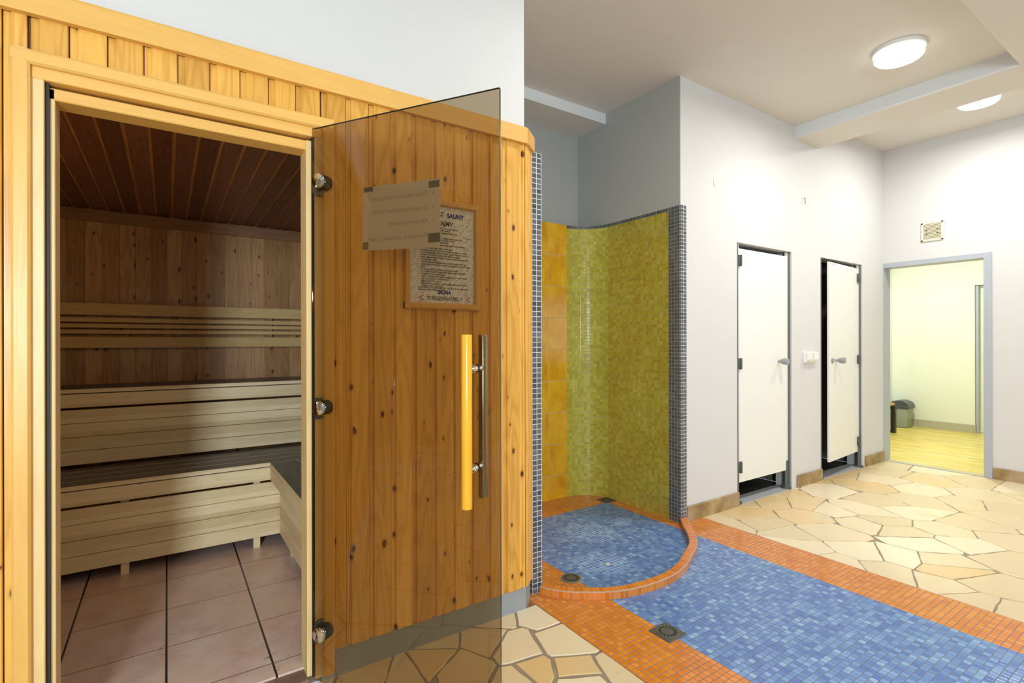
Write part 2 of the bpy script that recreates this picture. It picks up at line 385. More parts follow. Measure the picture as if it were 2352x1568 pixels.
def z_side(m, ia, ib, a, b): return m.math('MULTIPLY', m.math('LESS_THAN', ia, 26.5), m.mapr(m.noise(m.comb(m.math('MULTIPLY', ia, 0.12), m.math('MULTIPLY', ib, 0.05), 2.0), 1.0, 2), 0.35, 0.6, 0.25, 1))  # sheen past the bend put into colour: side stretch kept darker
GREYT = [(0.0, (0.060, 0.068, 0.075)), (0.6, (0.10, 0.11, 0.118)), (1.0, (0.15, 0.16, 0.165))]
def z_cap(m, ia, ib, a, b):
    top = m.math('GREATER_THAN', ib, 84.5); edge = m.math('LESS_THAN', ia, 3.5); return m.math('MAXIMUM', top, edge)
m_yel_mos = mosaic('yellow_wall_mosaic', YEL, 0.0257, (0.36, 0.34, 0.20), coord='UV', axes=(0, 1), gw=0.05, rough=0.13, cloud=(0.09, 0.35), zones=[(z_side, YELD), (z_cap, GREYT)], tilt=0.8, pitch2=2.187 / 86)
m_grey_mos_xz = mosaic('grey_pillar_mosaic', GREYT, 0.0285, (0.62, 0.65, 0.66), coord='UV', axes=(0, 1), gw=0.06, rough=0.2, tilt=0.5, pitch2=2.187 / 86)
m_curb_mos = mosaic('orange_curb_mosaic', [(0.0, (0.64, 0.17, 0.012)), (0.6, (0.76, 0.24, 0.02)), (1.0, (0.78, 0.24, 0.05))], 0.025, (0.42, 0.36, 0.32), coord='UV', axes=(0, 1), gw=0.06, rough=0.16, tilt=0.6, pitch2=0.045)
def orange_tile():
    m = NT('orange_glazed_wall_tile', 0.10, 0.5); P = m.sep(m.coord())
    a = m.math('DIVIDE', m.math('SUBTRACT', P[0], 2.685), 0.2); b = m.math('DIVIDE', m.math('SUBTRACT', P[2], 2.187), 0.25)
    fa, fb = m.math('FRACT', a), m.math('FRACT', b); ia, ib = m.math('FLOOR', a), m.math('FLOOR', b)
    e = m.math('MINIMUM', m.math('MULTIPLY', m.math('MINIMUM', fa, m.math('SUBTRACT', 1.0, fa)), 0.2), m.math('MULTIPLY', m.math('MINIMUM', fb, m.math('SUBTRACT', 1.0, fb)), 0.25))
    f = m.noise(m.comb(m.math('ADD', P[0], m.math('MULTIPLY', ia, 3.3)), 0.0, m.math('ADD', m.math('MULTIPLY', P[2], 0.6), m.math('MULTIPLY', ib, 5.1))), 7.0, 4, 0.6, dist=0.8)
    c = m.ramp(f, [(0.3, (0.60, 0.27, 0.004)), (0.5, (0.72, 0.37, 0.006)), (0.7, (0.80, 0.47, 0.02))])
    t = m.mapr(e, 0.0012, 0.0022, 0, 1); m.color(m.mix(t, (0.50, 0.42, 0.28), c)); m.bump(m.mapr(e, 0.001, 0.004, 0, 1), 0.5, 0.001); return m.m
m_orange_tile = orange_tile()
def pink_tile():
    m = NT('pink_sauna_floor_tile', 0.30, 0.5); q = m.coord(); P = m.sep(q)
    a = m.math('DIVIDE', m.math('SUBTRACT', P[0], -0.005), 0.333); b = m.math('DIVIDE', m.math('SUBTRACT', P[1], 2.455), 0.346)
    fa, fb = m.math('FRACT', a), m.math('FRACT', b)
    ea = m.math('MULTIPLY', m.math('MINIMUM', fa, m.math('SUBTRACT', 1.0, fa)), 0.333); eb = m.math('MULTIPLY', m.math('MINIMUM', fb, m.math('SUBTRACT', 1.0, fb)), 0.346)
    f = m.noise(q, 7.0, 5, 0.65); g = m.noise(q, 2.2, 3)
    c = m.ramp(f, [(0.3, (0.64, 0.40, 0.33)), (0.5, (0.74, 0.54, 0.47)), (0.7, (0.82, 0.67, 0.60))])
    c = m.mix(m.mapr(g, 0.45, 0.62, 0, 0.6), c, (0.74, 0.52, 0.38))
    nearx = m.mapr(ea, 0.0, 0.03, 1, 0)
    st = m.math('MULTIPLY', m.mapr(m.noise(q, 22.0, 3), 0.60, 0.68, 0, 1), m.math('MULTIPLY', nearx, m.mapr(P[1], 3.0, 2.4, 0, 1)))
    c = m.mix(st, c, (0.28, 0.12, 0.03))
    t = m.math('MINIMUM', m.mapr(ea, 0.0032, 0.0045, 0, 1), m.mapr(eb, 0.0012, 0.0022, 0, 1))
    m.color(m.mix(t, (0.03, 0.018, 0.015), c)); m.bump(t, 0.4, 0.001); return m.m
m_pink = pink_tile()
def yellow_floor():
    m = NT('yellow_changing_room_tile', 0.28, 0.5); P = m.sep(m.coord())
    b = m.math('DIVIDE', m.math('SUBTRACT', P[0], 7.10), 0.93); fb = m.math('FRACT', b); e = m.math('MULTIPLY', m.math('MINIMUM', fb, m.math('SUBTRACT', 1.0, fb)), 0.93)
    f = m.noise(m.comb(m.math('MULTIPLY', P[0], 9.0), m.math('MULTIPLY', P[1], 2.2), 0.0), 1.0, 4, 0.6, dist=0.5)
    c = m.ramp(f, [(0.3, (0.62, 0.44, 0.06)), (0.5, (0.74, 0.58, 0.13)), (0.7, (0.80, 0.70, 0.28))])
    t = m.mapr(e, 0.007, 0.011, 0, 1); m.color(m.mix(t, (0.34, 0.32, 0.28), c)); return m.m
m_yfloor = yellow_floor()
m_skirtgrey = plain('beige_skirting_tile', (0.50, 0.48, 0.38), 0.4)
m_sill = plain('brown_threshold_stone', (0.20, 0.12, 0.085), 0.5, var=0.35, scale=18)
def glass_mat():
    m = NT('bronze_tinted_glass'); t = m.t
    tr = m.n('ShaderNodeBsdfTransparent'); tr.inputs[0].default_value = (0.45, 0.365, 0.25, 1)
    gl = m.n('ShaderNodeBsdfGlossy'); gl.inputs['Roughness'].default_value = 0.0; gl.inputs['Color'].default_value = (0.95, 0.95, 0.95, 1)
    fr = m.n('ShaderNodeFresnel'); fr.inputs[0].default_value = 1.5
    mx = m.n('ShaderNodeMixShader'); m.link(fr.outputs[0], mx.inputs[0]); m.link(tr.outputs[0], mx.inputs[1]); m.link(gl.outputs[0], mx.inputs[2])
    # the tint and the reflection belong to the entry face only, the exit face is clear
    ge = m.n('ShaderNodeNewGeometry'); cl = m.n('ShaderNodeBsdfTransparent'); m2 = m.n('ShaderNodeMixShader')
    m.link(ge.outputs['Backfacing'], m2.inputs[0]); m.link(mx.outputs[0], m2.inputs[1]); m.link(cl.outputs[0], m2.inputs[2])
    m.link(m2.outputs[0], m.out.inputs['Surface']); return m.m
m_glass = glass_mat()
def emit(name, c, s):
    m = NT(name); e = m.n('ShaderNodeEmission'); e.inputs[0].default_value = (*c, 1); e.inputs[1].default_value = s
    m.link(e.outputs[0], m.out.inputs['Surface']); return m.m
m_lampglow = emit('lamp_diffuser_glow', (1.0, 0.98, 0.94), 2.6)
def clear_glass():
    m = NT('clear_window_glass'); tr = m.n('ShaderNodeBsdfTransparent'); gl = m.n('ShaderNodeBsdfGlossy'); gl.inputs['Roughness'].default_value = 0.0
    fr = m.n('ShaderNodeFresnel'); fr.inputs[0].default_value = 1.5; mx = m.n('ShaderNodeMixShader')
    m.link(fr.outputs[0], mx.inputs[0]); m.link(tr.outputs[0], mx.inputs[1]); m.link(gl.outputs[0], mx.inputs[2]); m.link(mx.outputs[0], m.out.inputs['Surface']); return m.m
m_clear = clear_glass()
def paper_mat():
    m = NT('thin_white_paper', 0.6, 0.2); m.color((0.90, 0.88, 0.86)); 
    tl = m.n('ShaderNodeBsdfTranslucent'); tl.inputs[0].default_value = (0.92, 0.90, 0.88, 1)
    mx = m.n('ShaderNodeMixShader'); mx.inputs[0].default_value = 0.5
    m.link(m.b.outputs[0], mx.inputs[1]); m.link(tl.outputs[0], mx.inputs[2]); m.link(mx.outputs[0], m.out.inputs['Surface']); return m.m
m_paper = paper_mat()
def poster_mat():
    m = NT('poster_paper', 0.5, 0.3); P = m.sep(m.coord())
    s = m.noise(m.comb(m.math('MULTIPLY', m.math('ADD', P[0], P[2]), 26.0), 0.0, m.math('MULTIPLY', m.math('SUBTRACT', P[2], P[0]), 75.0)), 1.0, 3, 0.6)
    m.color(m.ramp(s, [(0.35, (0.52, 0.50, 0.47)), (0.6, (0.80, 0.78, 0.75))])); return m.m
m_poster = poster_mat()
m_ink = plain('black_ink', (0.03, 0.03, 0.03), 0.6); m_inkblue = plain('blue_ink', (0.02, 0.02, 0.22), 0.6); m_inkred = plain('red_ink', (0.50, 0.04, 0.05), 0.6)
m_inkghost = plain('ink_showing_through', (0.56, 0.53, 0.47), 0.6); m_tape = plain('grey_tape', (0.30, 0.29, 0.25), 0.5)
m_inkghost2 = m_inkghost

# ================================================================ FLOORS
def clip(poly, px, py, nx, ny):
    out = []
    for i in range(len(poly)):
        a, b = poly[i], poly[(i + 1) % len(poly)]
        da = (a[0] - px) * nx + (a[1] - py) * ny; db = (b[0] - px) * nx + (b[1] - py) * ny
        if da <= 0: out.append(a)
        if (da < 0 < db) or (db < 0 < da):
            t = da / (da - db); out.append((a[0] + (b[0] - a[0]) * t, a[1] + (b[1] - a[1]) * t))
    return out
# centres of the paving stones as surveyed on the floor (x, y in metres)
SEEDPX = [(1727, 1183, 1), (1845, 1183, 1), (1671, 1206, 0), (1753, 1201, 0), (1809, 1224, 0), (1901, 1222, 0), (1978, 1171, 0), (1916, 1171, 0), (1835, 1250, 0), (1988, 1201, 0), (2024, 1196, 0), (2106, 1176, 0), (2065, 1217, 0), (1978, 1263, 0), (2065, 1275, 0), (2121, 1250, 0), (2172, 1217, 0), (2223, 1201, 0), (2233, 1250, 0), (2315, 1242, 0), (2325, 1191, 0), (2162, 1288, 0), (2177, 1309, 1), (2044, 1314, 0), (2162, 1344, 0), (2274, 1344, 0), (2320, 1288, 0), (2330, 1406, 0), (2249, 1380, 0), (1932, 1298, 0), (2111, 1150, 0), (2223, 1155, 0), (2019, 1148, 0), (1840, 1155, 1), (1784, 1150, 1), (2300, 1163, 0),
          (1181, 1487, 2), (1298, 1477, 0), (1237, 1401, 2), (1227, 1543, 1), (1324, 1535, 1), (1436, 1534, 0), (1196, 1560, 0), (1110, 1470, 0), (1070, 1530, 0), (985, 1510, 1), (920, 1545, 0), (860, 1550, 1), (1000, 1470, 0), (1130, 1415, 0), (1330, 1568, 0)]
def build_stones():
    seeds = []
    for (u, v, k) in SEEDPX:
        x, y = floor_pt(u, v); seeds.append((x, y, k))
    rnd = random.Random(21)
    for _ in range(9000):
        x = rnd.uniform(-3.9, 6.3); y = rnd.uniform(-3.0, 3.4)
        dmin = min(((x - a) ** 2 + (y - b) ** 2) ** 0.5 for a, b, _k in seeds)
        near = 0.30 if (x > -1 and y > -0.5) else 0.42
        if dmin > near * rnd.uniform(0.85, 1.3): seeds.append((x, y, 1 if rnd.random() < 0.18 else 0))
    t = bmesh.new(); cl = t.loops.layers.color.new('tone')
    doms = [[(-3.9, -3.0), (1.452, -3.0), (1.452, 1.962), (-1.5, 1.962), (-3.9, 1.962)], [(3.152, -3.0), (6.205, -3.0), (6.205, 2.285), (3.152, 2.285)], [(-3.9, 1.962), (-1.5, 1.962), (-1.5, 3.4), (-3.9, 3.4)]]
    for di, dom in enumerate(doms):
        for i, (sx, sy_, k) in enumerate(seeds):
            if not (dom[0][0] - .3 < sx < max(p[0] for p in dom) + .3 and dom[0][1] - .3 < sy_ < max(p[1] for p in dom) + .3): continue
            poly = list(dom)
            nb = sorted(((a - sx) ** 2 + (b - sy_) ** 2, a, b) for a, b, _k in seeds if (a, b) != (sx, sy_))[:18]
            gap = rnd.choice((0.0025, 0.003, 0.004, 0.006)) if sx > 2.5 else rnd.choice((0.004, 0.006, 0.009))
            for _d, a, b in nb:
                L = math.hypot(a - sx, b - sy_); nx, ny = (a - sx) / L, (b - sy_) / L
                ang = random.Random(int(abs(sx + a) * 1e4 + abs(sy_ + b) * 1e4)).uniform(-0.22, 0.22)
                nx, ny = nx * math.cos(ang) - ny * math.sin(ang), nx * math.sin(ang) + ny * math.cos(ang)
                poly = clip(poly, (sx + a) / 2 - nx * gap, (sy_ + b) / 2 - ny * gap, nx, ny)
                if len(poly) < 3: break
            if len(poly) < 3: continue
            ar = abs(sum(poly[j][0] * poly[(j + 1) % len(poly)][1] - poly[(j + 1) % len(poly)][0] * poly[j][1] for j in range(len(poly)))) / 2
            if ar < 0.0012: continue
            # break the straight edges up a little
            fine = []
            for j in range(len(poly)):
                a, b = poly[j], poly[(j + 1) % len(poly)]; L = math.hypot(b[0] - a[0], b[1] - a[1]); n = max(1, int(L / 0.05))
                onb = (abs(a[0] - b[0]) < 1e-4 and min(abs(a[0] - 1.452), abs(a[0] - 3.152), abs(a[0] - 6.205)) < 1e-3) or (abs(a[1] - b[1]) < 1e-4 and min(abs(a[1] - 1.962), abs(a[1] - 2.285)) < 1e-3)
                if L < 1e-5: continue
                for q in range(n):
                    f = q / n; x, y = a[0] + (b[0] - a[0]) * f, a[1] + (b[1] - a[1]) * f
                    if q > 0 and not onb:
                        o = rnd.uniform(-0.004, 0.004); x += (b[1] - a[1]) / L * o; y -= (b[0] - a[0]) / L * o
                    fine.append((x, y))
            if len(fine) < 3: continue
            cx = sum(p[0] for p in fine) / len(fine); cy_ = sum(p[1] for p in fine) / len(fine)
            ins = []
            for (x, y) in fine:
                L = math.hypot(x - cx, y - cy_) or 1; ins.append((x - (x - cx) / L * 0.003, y - (y - cy_) / L * 0.003))
            lo = [t.verts.new((x, y, -0.006)) for x, y in fine]; mi = [t.verts.new((x, y, -0.0022)) for x, y in fine]; hi = [t.verts.new((x, y, 0.0)) for x, y in ins]
            n = len(fine); fs = [t.faces.new(hi)]
            for A, B in ((lo, mi), (mi, hi)):
                for q in range(n): fs.append(t.faces.new((A[q], A[(q + 1) % n], B[(q + 1) % n], B[q])))
            col = (rnd.random(), 1.0 if k == 1 else rnd.random() * 0.45, 1.0 if k == 2 else rnd.random() * 0.7, 1)
            for f in fs:
                for lp in f.loops: lp[cl] = col
    bmesh.ops.recalc_face_normals(t, faces=t.faces[:])
    return t
b = MB(); b.bm.free(); b.bm = build_stones()
b.build('floor', m_stone, label='cream and yellow crazy paving flagstones of the hall floor', kind='structure')
b = MB()
for p in ((-3.9, 1.455, -3.0, 1.965), (3.15, 6.3, -3.0, 2.30), (-3.9, -1.45, 1.965, 3.4)): b.box(p[0], p[1], p[2], p[3], -0.05, -0.004)
struct(b, 'floor', m_grout, 'grey brown grout bed between the flagstones')
b = MB(); b.box(1.455, 3.15, -3.0, 2.30, -0.05, 0.0); b.box(1.56, 2.95, 2.30, 3.30, -0.05, 0.0)
struct(b, 'floor', m_floor_mos, 'blue mosaic floor strip with orange borders running into the shower')
b = MB(); b.box(-1.35, 1.45, 2.02, 4.32, -0.03, 0.04); struct(b, 'floor', m_pink, 'pink square tiles of the sauna floor')
b = MB(); b.box(-0.275, 0.425, 1.945, 2.03, -0.02, 0.032, 0.004); struct(b, 'trim_1', m_sill, 'brown stone threshold of the sauna doorway')
b = MB(); b.box(6.30, 9.3, 0.2, 3.4, -0.05, 0.0); struct(b, 'floor', m_yfloor, 'glossy yellow tiled floor of the changing room')
b = MB(); b.box(6.215, 6.30, 1.45, 2.30, -0.05, 0.003); struct(b, 'trim_2', m_skirtgrey, 'pale threshold strip in the changing room doorway')

# ================================================================ CEILING
b = MB()
b.box(-4.0, 4.44, 0.89, 3.5, 3.078, 3.25)
struct(b, 'ceiling', m_ceil, 'warm white recessed ceiling carrying the nearer round lamp')
b = MB(); b.box(-4.0, 4.85, -3.1, 0.89, 2.975, 3.3); b.box(4.44, 4.85, 0.89, 2.285, 2.975, 3.3)
o = struct(b, 'ceiling', [m_ceil, m_fascia], 'lower ceiling band and cross beam')
for p in o.data.polygons:
    if abs(p.normal.z) < 0.5: p.material_index = 1
b = MB(); b.box(4.85, 6.4, -3.1, 2.4, 3.22, 3.3); struct(b, 'ceiling', m_ceil, 'higher ceiling bay before the changing room')
b = MB(); b.box(1.42, 2.93, 3.003, 3.42, 2.996, 3.078)
o = struct(b, 'ceiling', [m_ceil, m_fascia], 'dropped soffit at the back of the shower')
for p in o.data.polygons:
    if abs(p.normal.z) < 0.5: p.material_index = 1

# ================================================================ WALLS OF THE HALL
TY = 2.285
b = MB()
for x0, x1, z0, z1 in ((2.938, 3.60, 0, 3.3), (3.60, 4.39, 2.003, 3.3), (4.39, 4.885, 0, 3.3), (4.885, 5.72, 2.003, 3.3), (5.72, 6.21, 0, 3.3)):
    b.box(x0, x1, TY, TY + 0.14, z0, z1)
struct(b, 'wall_back', m_wall, 'white wall holding the two cubicle doors')
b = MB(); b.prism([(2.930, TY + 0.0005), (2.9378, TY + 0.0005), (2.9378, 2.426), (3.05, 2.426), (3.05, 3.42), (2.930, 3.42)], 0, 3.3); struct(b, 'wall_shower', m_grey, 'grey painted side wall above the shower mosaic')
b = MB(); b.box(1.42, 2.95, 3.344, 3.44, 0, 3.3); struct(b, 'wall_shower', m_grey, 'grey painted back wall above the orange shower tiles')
RX = 6.21
b = MB(); b.box(RX, RX + 0.12, -3.1, 1.445, 0, 3.3); b.box(RX, RX + 0.12, 1.445, 2.31, 2.04, 3.3); b.box(RX, RX + 0.12, 2.31, 2.45, 0, 3.3)
struct(b, 'wall_right', m_wall, 'white wall around the open changing room doorway')
# walls behind and beside the camera
b = MB(); b.box(-4.0, -2.3, -3.1, -3.0, 0, 3.3); b.box(-0.8, 6.4, -3.1, -3.0, 0, 3.3); b.box(-2.3, -0.8, -3.1, -3.0, 0, 0.7); b.box(-2.3, -0.8, -3.1, -3.0, 2.4, 3.3)
struct(b, 'wall_front', m_wall, 'white wall behind the camera with a window')
b = MB(); b.box(-4.0, -3.9, -3.1, 3.5, 0, 3.3); struct(b, 'wall_left', m_dwall, 'dim brown far wall behind the pool')
b = MB(); b.box(-4.0, -1.4, 3.4, 3.5, 0, 3.3); struct(b, 'wall_left', m_wall, 'white end wall beyond the sauna cabin')
wn = empty('window_1', (-1.55, -3.0, 0.7), 'white framed window behind the camera', 'window', kind='structure')
b = MB()
for x in (-2.3, -1.575, -0.85): b.box(x, x + 0.05, -3.09, -3.01, 0.7, 2.4)
b.box(-2.3, -0.8, -3.09, -3.01, 0.7, 0.75); b.box(-2.3, -0.8, -3.09, -3.01, 2.35, 2.4); b.build('window_frame', m_white, wn)
b = MB(); b.box(-2.25, -0.85, -3.055, -3.05, 0.75, 2.35); b.build('glass_pane', m_clear, wn)

# white wall above the sauna cabin
WY = 1.985
b = MB(); b.box(-1.5, 1.405, WY, 4.45, 2.20, 3.25); struct(b, 'wall_sauna', m_wall, 'bright white wall above the sauna cabin')

# ================================================================ SHOWER
def uvwall(name, pts, z0, z1, mat, label, thick=0.02, s0=0.0):
    """vertical strip following pts, UV = arc length, height"""
    b = MB(); bm = b.bm; s = s0; prev = None; P = [Vector((x, y, 0)) for x, y in pts]; cols = []
    for i, p in enumerate(P):
        if i: s += (p - P[i - 1]).length
        cols.append((s, bm.verts.new((p.x, p.y, z0)), bm.verts.new((p.x, p.y, z1))))
    for (sa, a0, a1), (sb, b0, b1) in zip(cols, cols[1:]):
        f = bm.faces.new((a0, b0, b1, a1))
        for lp, uv in zip(f.loops, ((sa, z0), (sb, z0), (sb, z1), (sa, z1))): lp[b.uvs].uv = uv
    return b, P
pts = [(2.924, 2.279)]
for k in range(1, 9): 
    y = 2.279 + (2.93 - 2.279) * k / 8; pts.append((2.924 + 0.004 * math.sin(k / 8 * math.pi), y))
cxa, cya = 2.674, 2.937
for k in range(1, 15):
    a = math.pi / 2 * k / 14; pts.append((2.674 + 0.25 * math.cos(a), 2.937 + 0.25 * math.sin(a)))
b, P = uvwall('w', pts, 0, 2.187, None, None)
# top cap and back so that the wall is solid
bm = b.bm
for i in range(len(P) - 1):
    q = [P[i], P[i + 1]]
    bx = [Vector((max(p.x + 0.012, 2.945) if p.y < 2.93 else p.x + 0.02, p.y + (0.0 if p.y < 2.93 else 0.02), 2.187)) for p in q]
    f = bm.faces.new([bm.verts.new((q[0].x, q[0].y, 2.187)), bm.verts.new((q[1].x, q[1].y, 2.187)), bm.verts.new(bx[1]), bm.verts.new(bx[0])])
    for lp in f.loops: lp[b.uvs].uv = (0.03, 2.18)
struct(b, 'wall_shower', m_yel_mos, 'curved yellow mosaic shower wall edged with dark grey tiles', smooth=False)
b = MB(); b.box(2.67, 2.96, 3.19, 3.36, 0, 2.18); b.box(2.93, 2.96, 2.99, 3.36, 0, 2.18)
b.prism([(2.674 + 0.262 * math.cos(math.pi / 2 * k / 10), 2.937 + 0.262 * math.sin(math.pi / 2 * k / 10)) for k in range(11)] + [(2.674, 3.34), (2.955, 3.34), (2.955, 2.94)], 2.10, 2.1865)
struct(b, 'wall_shower', m_grey, 'masonry core behind the curved mosaic')
b = MB(); b.box(1.56, 2.681, 3.187, 3.36, 0, 2.187); struct(b, 'wall_shower', m_orange_tile, 'orange glazed tiles on the shower back wall')
# grey mosaic edge on the toilet-wall face
b = MB(); bm = b.bm
def uvbox(b, x0, x1, y0, y1, z0, z1):
    v = lambda x, y, z: b.bm.verts.new((x, y, z))
    for q, uv in (([(x0, y0, z0), (x1, y0, z0), (x1, y0, z1), (x0, y0, z1)], [(0, z0), (x1 - x0, z0), (x1 - x0, z1), (0, z1)]),
                  ([(x1, y0, z0), (x1, y1, z0), (x1, y1, z1), (x1, y0, z1)], [(0, z0), (y1 - y0, z0), (y1 - y0, z1), (0, z1)]),
                  ([(x0, y1, z0), (x0, y0, z0), (x0, y0, z1), (x0, y1, z1)], [(0, z0), (y1 - y0, z0), (y1 - y0, z1), (0, z1)]),
                  ([(x0, y0, z1), (x1, y0, z1), (x1, y1, z1), (x0, y1, z1)], [(.014, z1)] * 4)):
        f = b.bm.faces.new([v(*p) for p in q])
        for lp, t in zip(f.loops, uv): lp[b.uvs].uv = t
uvbox(b, 2.924, 2.985, 2.273, 2.2849, 0, 2.187); struct(b, 'trim_3', m_grey_mos_xz, 'dark grey mosaic corner strip right of the shower')
# partition between sauna and shower
b = MB(); uvbox(b, 1.495, 1.555, 2.047, 3.19, 0, 2.187); struct(b, 'wall_partition', m_grey_mos_xz, 'grey mosaic end of the partition between sauna and shower')

# curved curb
def spline(pts, n):
    out = []; P = [pts[0]] + list(pts) + [pts[-1]]
    for i in range(1, len(P) - 2):
        for k in range(n):
            t = k / n; o = []
            for d in range(2):
                p0, p1, p2, p3 = P[i - 1][d], P[i][d], P[i + 1][d], P[i + 2][d]
                o.append(0.5 * ((2 * p1) + (-p0 + p2) * t + (2 * p0 - 5 * p1 + 4 * p2 - p3) * t * t + (-p0 + 3 * p1 - 3 * p2 + p3) * t ** 3))
            out.append(tuple(o))
    out.append(pts[-1]); return out
outer = spline([(1.530, 2.035), (1.565, 1.965), (1.66, 1.875), (1.852, 1.768), (2.114, 1.738), (2.31, 1.775), (2.48, 1.852), (2.64, 1.935), (2.765, 2.045), (2.85, 2.14), (2.925, 2.215), (2.975, 2.262)], 9)
b = MB(); bm = b.bm; CW, CH, BV = 0.050, 0.038, 0.003; s = 0; rows = []
for i, (x, y) in enumerate(outer):
    a = Vector(outer[max(i - 1, 0)]); c = Vector(outer[min(i + 1, len(outer) - 1)]); d = (c - a).normalized(); nrm = Vector((-d.y, d.x))
    if i: s += math.hypot(x - outer[i - 1][0], y - outer[i - 1][1])
    prof_ = [(0, -0.001, 0.0), (0, CH - BV, 0.044), (BV, CH, 0.0462), (CW - BV, CH, 0.089), (CW, CH - BV, 0.0915), (CW, -0.001, 0.135)]
    rows.append((s, [(bm.verts.new((x + nrm.x * o_, y + nrm.y * o_, h)), tv) for o_, h, tv in prof_]))
for (sa, A), (sb, B_) in zip(rows, rows[1:]):
    for k in range(5):
        f = bm.faces.new((A[k][0], B_[k][0], B_[k + 1][0], A[k + 1][0]))
        for lp, uv in zip(f.loops, ((sa, A[k][1]), (sb, B_[k][1]), (sb, B_[k + 1][1]), (sa, A[k + 1][1]))): lp[b.uvs].uv = uv
bm.faces.new([v for v, _ in rows[0][1]]); bm.faces.new([v for v, _ in rows[-1][1]][::-1])
bmesh.ops.recalc_face_normals(bm, faces=bm.faces[:])
b.build('shower_curb', m_curb_mos, autos=40, label='curved orange tiled curb around the blue shower floor', cat='shower curb')

def drain(x, y, rz, square, label, R=0.045):
    t = empty('floor_drain', (x, y, 0), label, 'drain')
    b = MB()
    if square: b.obox((x, y, 0.0015), (0.112, 0.112, 0.005), rz, 0.0012)
    else: b.cyl((x, y, -0.001), (x, y, 0.004), 0.056, n=36, bev=0.001)
    b.build('drain_plate', m_drain if square else m_grout, t)
    b = MB(); b.lathe((x, y, 0.0045), [(R + .004, -0.001), (R + .004, 0.001), (R, 0.0022), (R - 0.003, 0.0012), (R - .006, 0.0012), (0, 0.0012)], 40); gr = b.build('grate', m_drain, t, autos=30)
    b = MB()
    for k in range(16):
        a = 2 * math.pi * k / 16; rr = R * 0.74
        b.obox((x + rr * math.cos(a), y + rr * math.sin(a), 0.0062), (R * 0.26, 0.0062, 0.0008), a)
    b.build('slots', m_drainslot, gr)
drain(1.78, 1.457, 0.02, True, 'square grey floor drain on the orange and blue border of the strip')
drain(1.765, 2.072, 0.0, False, 'round floor drain with chipped rim inside the shower curb')
drain(2.865, 2.935, 0.0, True, 'small dark square drain in the back corner of the shower')

# ================================================================ SAUNA CABIN FRONT
SY = 1.955                      # face of the boards
X0, PB = -0.3225, 0.0885
grooves = [-0.55 - PB * 2, -0.55 - PB, -0.55, -0.463, -0.375] + [X0 + PB * k for k in range(0, 20)]
grooves = [g for g in grooves if g < 1.375] + [1.39]
grooves = sorted(set(round(g, 4) for g in [-1.45 + PB * k for k in range(0, 12)] + grooves))
OPL, OPR, OPT = -0.318, 0.470, 2.028
b = MB()
def board(x0, x1, z0, z1, y=SY):
    TW = 0.016
    if x1 - x0 < 0.03: return
    b.box(x0 + TW, x1 - 0.0035, y, y + 0.012, z0, z1, 0.0025)       # raised face
    b.box(x0 - 0.0005, x0 + TW + 0.001, y + 0.008, y + 0.0135, z0, z1)  # recessed tongue
for g0, g1 in zip(grooves, grooves[1:]):
    if g1 <= OPL + 0.01 or g0 >= OPR - 0.01: board(g0, g1, 0.10, 2.19)
    elif g0 < OPL: board(g0, OPL, 0.10, 2.19); board(OPL, g1, OPT, 2.19)
    elif g1 > OPR: board(g0, OPR, OPT, 2.19); board(OPR, g1, 0.10, 2.19)
    else: board(g0, g1, OPT, 2.19)
# chamfered right corner
ca, cb = Vector((1.392, SY)), Vector((1.468, 2.018)); dd = (cb - ca).normalized(); ang = math.atan2(dd.y, dd.x)
for s0, s1 in ((0.0, 0.052), (0.052, 0.098)):
    mid = ca + dd * (s0 + s1) / 2
    b.obox((mid.x + dd.y * -0.0 + 0.004, mid.y + 0.006, 1.145), (s1 - s0 - 0.003, 0.012, 2.09), ang, 0.0025)
b.box(1.462, 1.474, 2.02, 3.2, 0.10, 2.19)
struct(b, 'wall_sauna', m_pine, 'knotty varnished pine boards facing the sauna cabin')
b = MB(); b.box(-1.45, OPL, SY + 0.013, SY + 0.06, 0.10, 2.19); b.box(OPR, 1.40, SY + 0.013, SY + 0.06, 0.10, 2.19); b.box(OPL, OPR, SY + 0.013, SY + 0.06, OPT, 2.19)
b.box(-1.45, -1.40, SY + 0.013, 4.4, 0.0, 2.2); b.prism([(1.36, SY + .02), (1.392, SY + .018), (1.462, 2.03), (1.462, 3.2), (1.40, 3.2)], 0.0, 2.19)
struct(b, 'wall_sauna', m_backing, 'framing behind the pine boards, darkened for groove shade')
b = MB(); b.box(-1.45, OPL + 0.0, 1.960, 2.0, -0.01, 0.102); b.prism([(OPR - 0.0, 1.960), (1.392, 1.960), (1.462, 2.022), (1.462, 2.06), (OPR, 2.03)], -0.01, 0.102)
struct(b, 'baseboard_sauna', m_plinth, 'grey plinth under the pine boards')
# trims
b = MB()
T0, T1, TT = 2.168, 2.246, 0.022
b.prof([(0, T0), (TT, T0), (TT, T1 - 0.012), (TT - 0.004, T1 - 0.003), (0.006, T1), (-0.035, T1), (-0.035, T0 + 0.02), (0, T0 + 0.02)], (-1.47, SY, 0), (1.388, SY, 0), side=(0, -1, 0))
nn = Vector((dd.y, -dd.x, 0))
b.prof([(0, T0), (TT, T0), (TT, T1 - 0.012), (TT - 0.004, T1 - 0.003), (0.006, T1), (-0.035, T1), (-0.035, T0 + 0.02), (0, T0 + 0.02)], (1.384, SY - 0.001, 0), (1.468, 2.022, 0), side=(nn.x, nn.y, 0))
b.prof([(0, T0), (TT, T0), (TT, T1 - 0.012), (0.0, T1)], (1.460, 2.02, 0), (1.460, 3.2, 0), side=(1, 0, 0))
struct(b, 'trim_4', m_trimh, 'wide honey coloured cornice board along the top of the cabin')
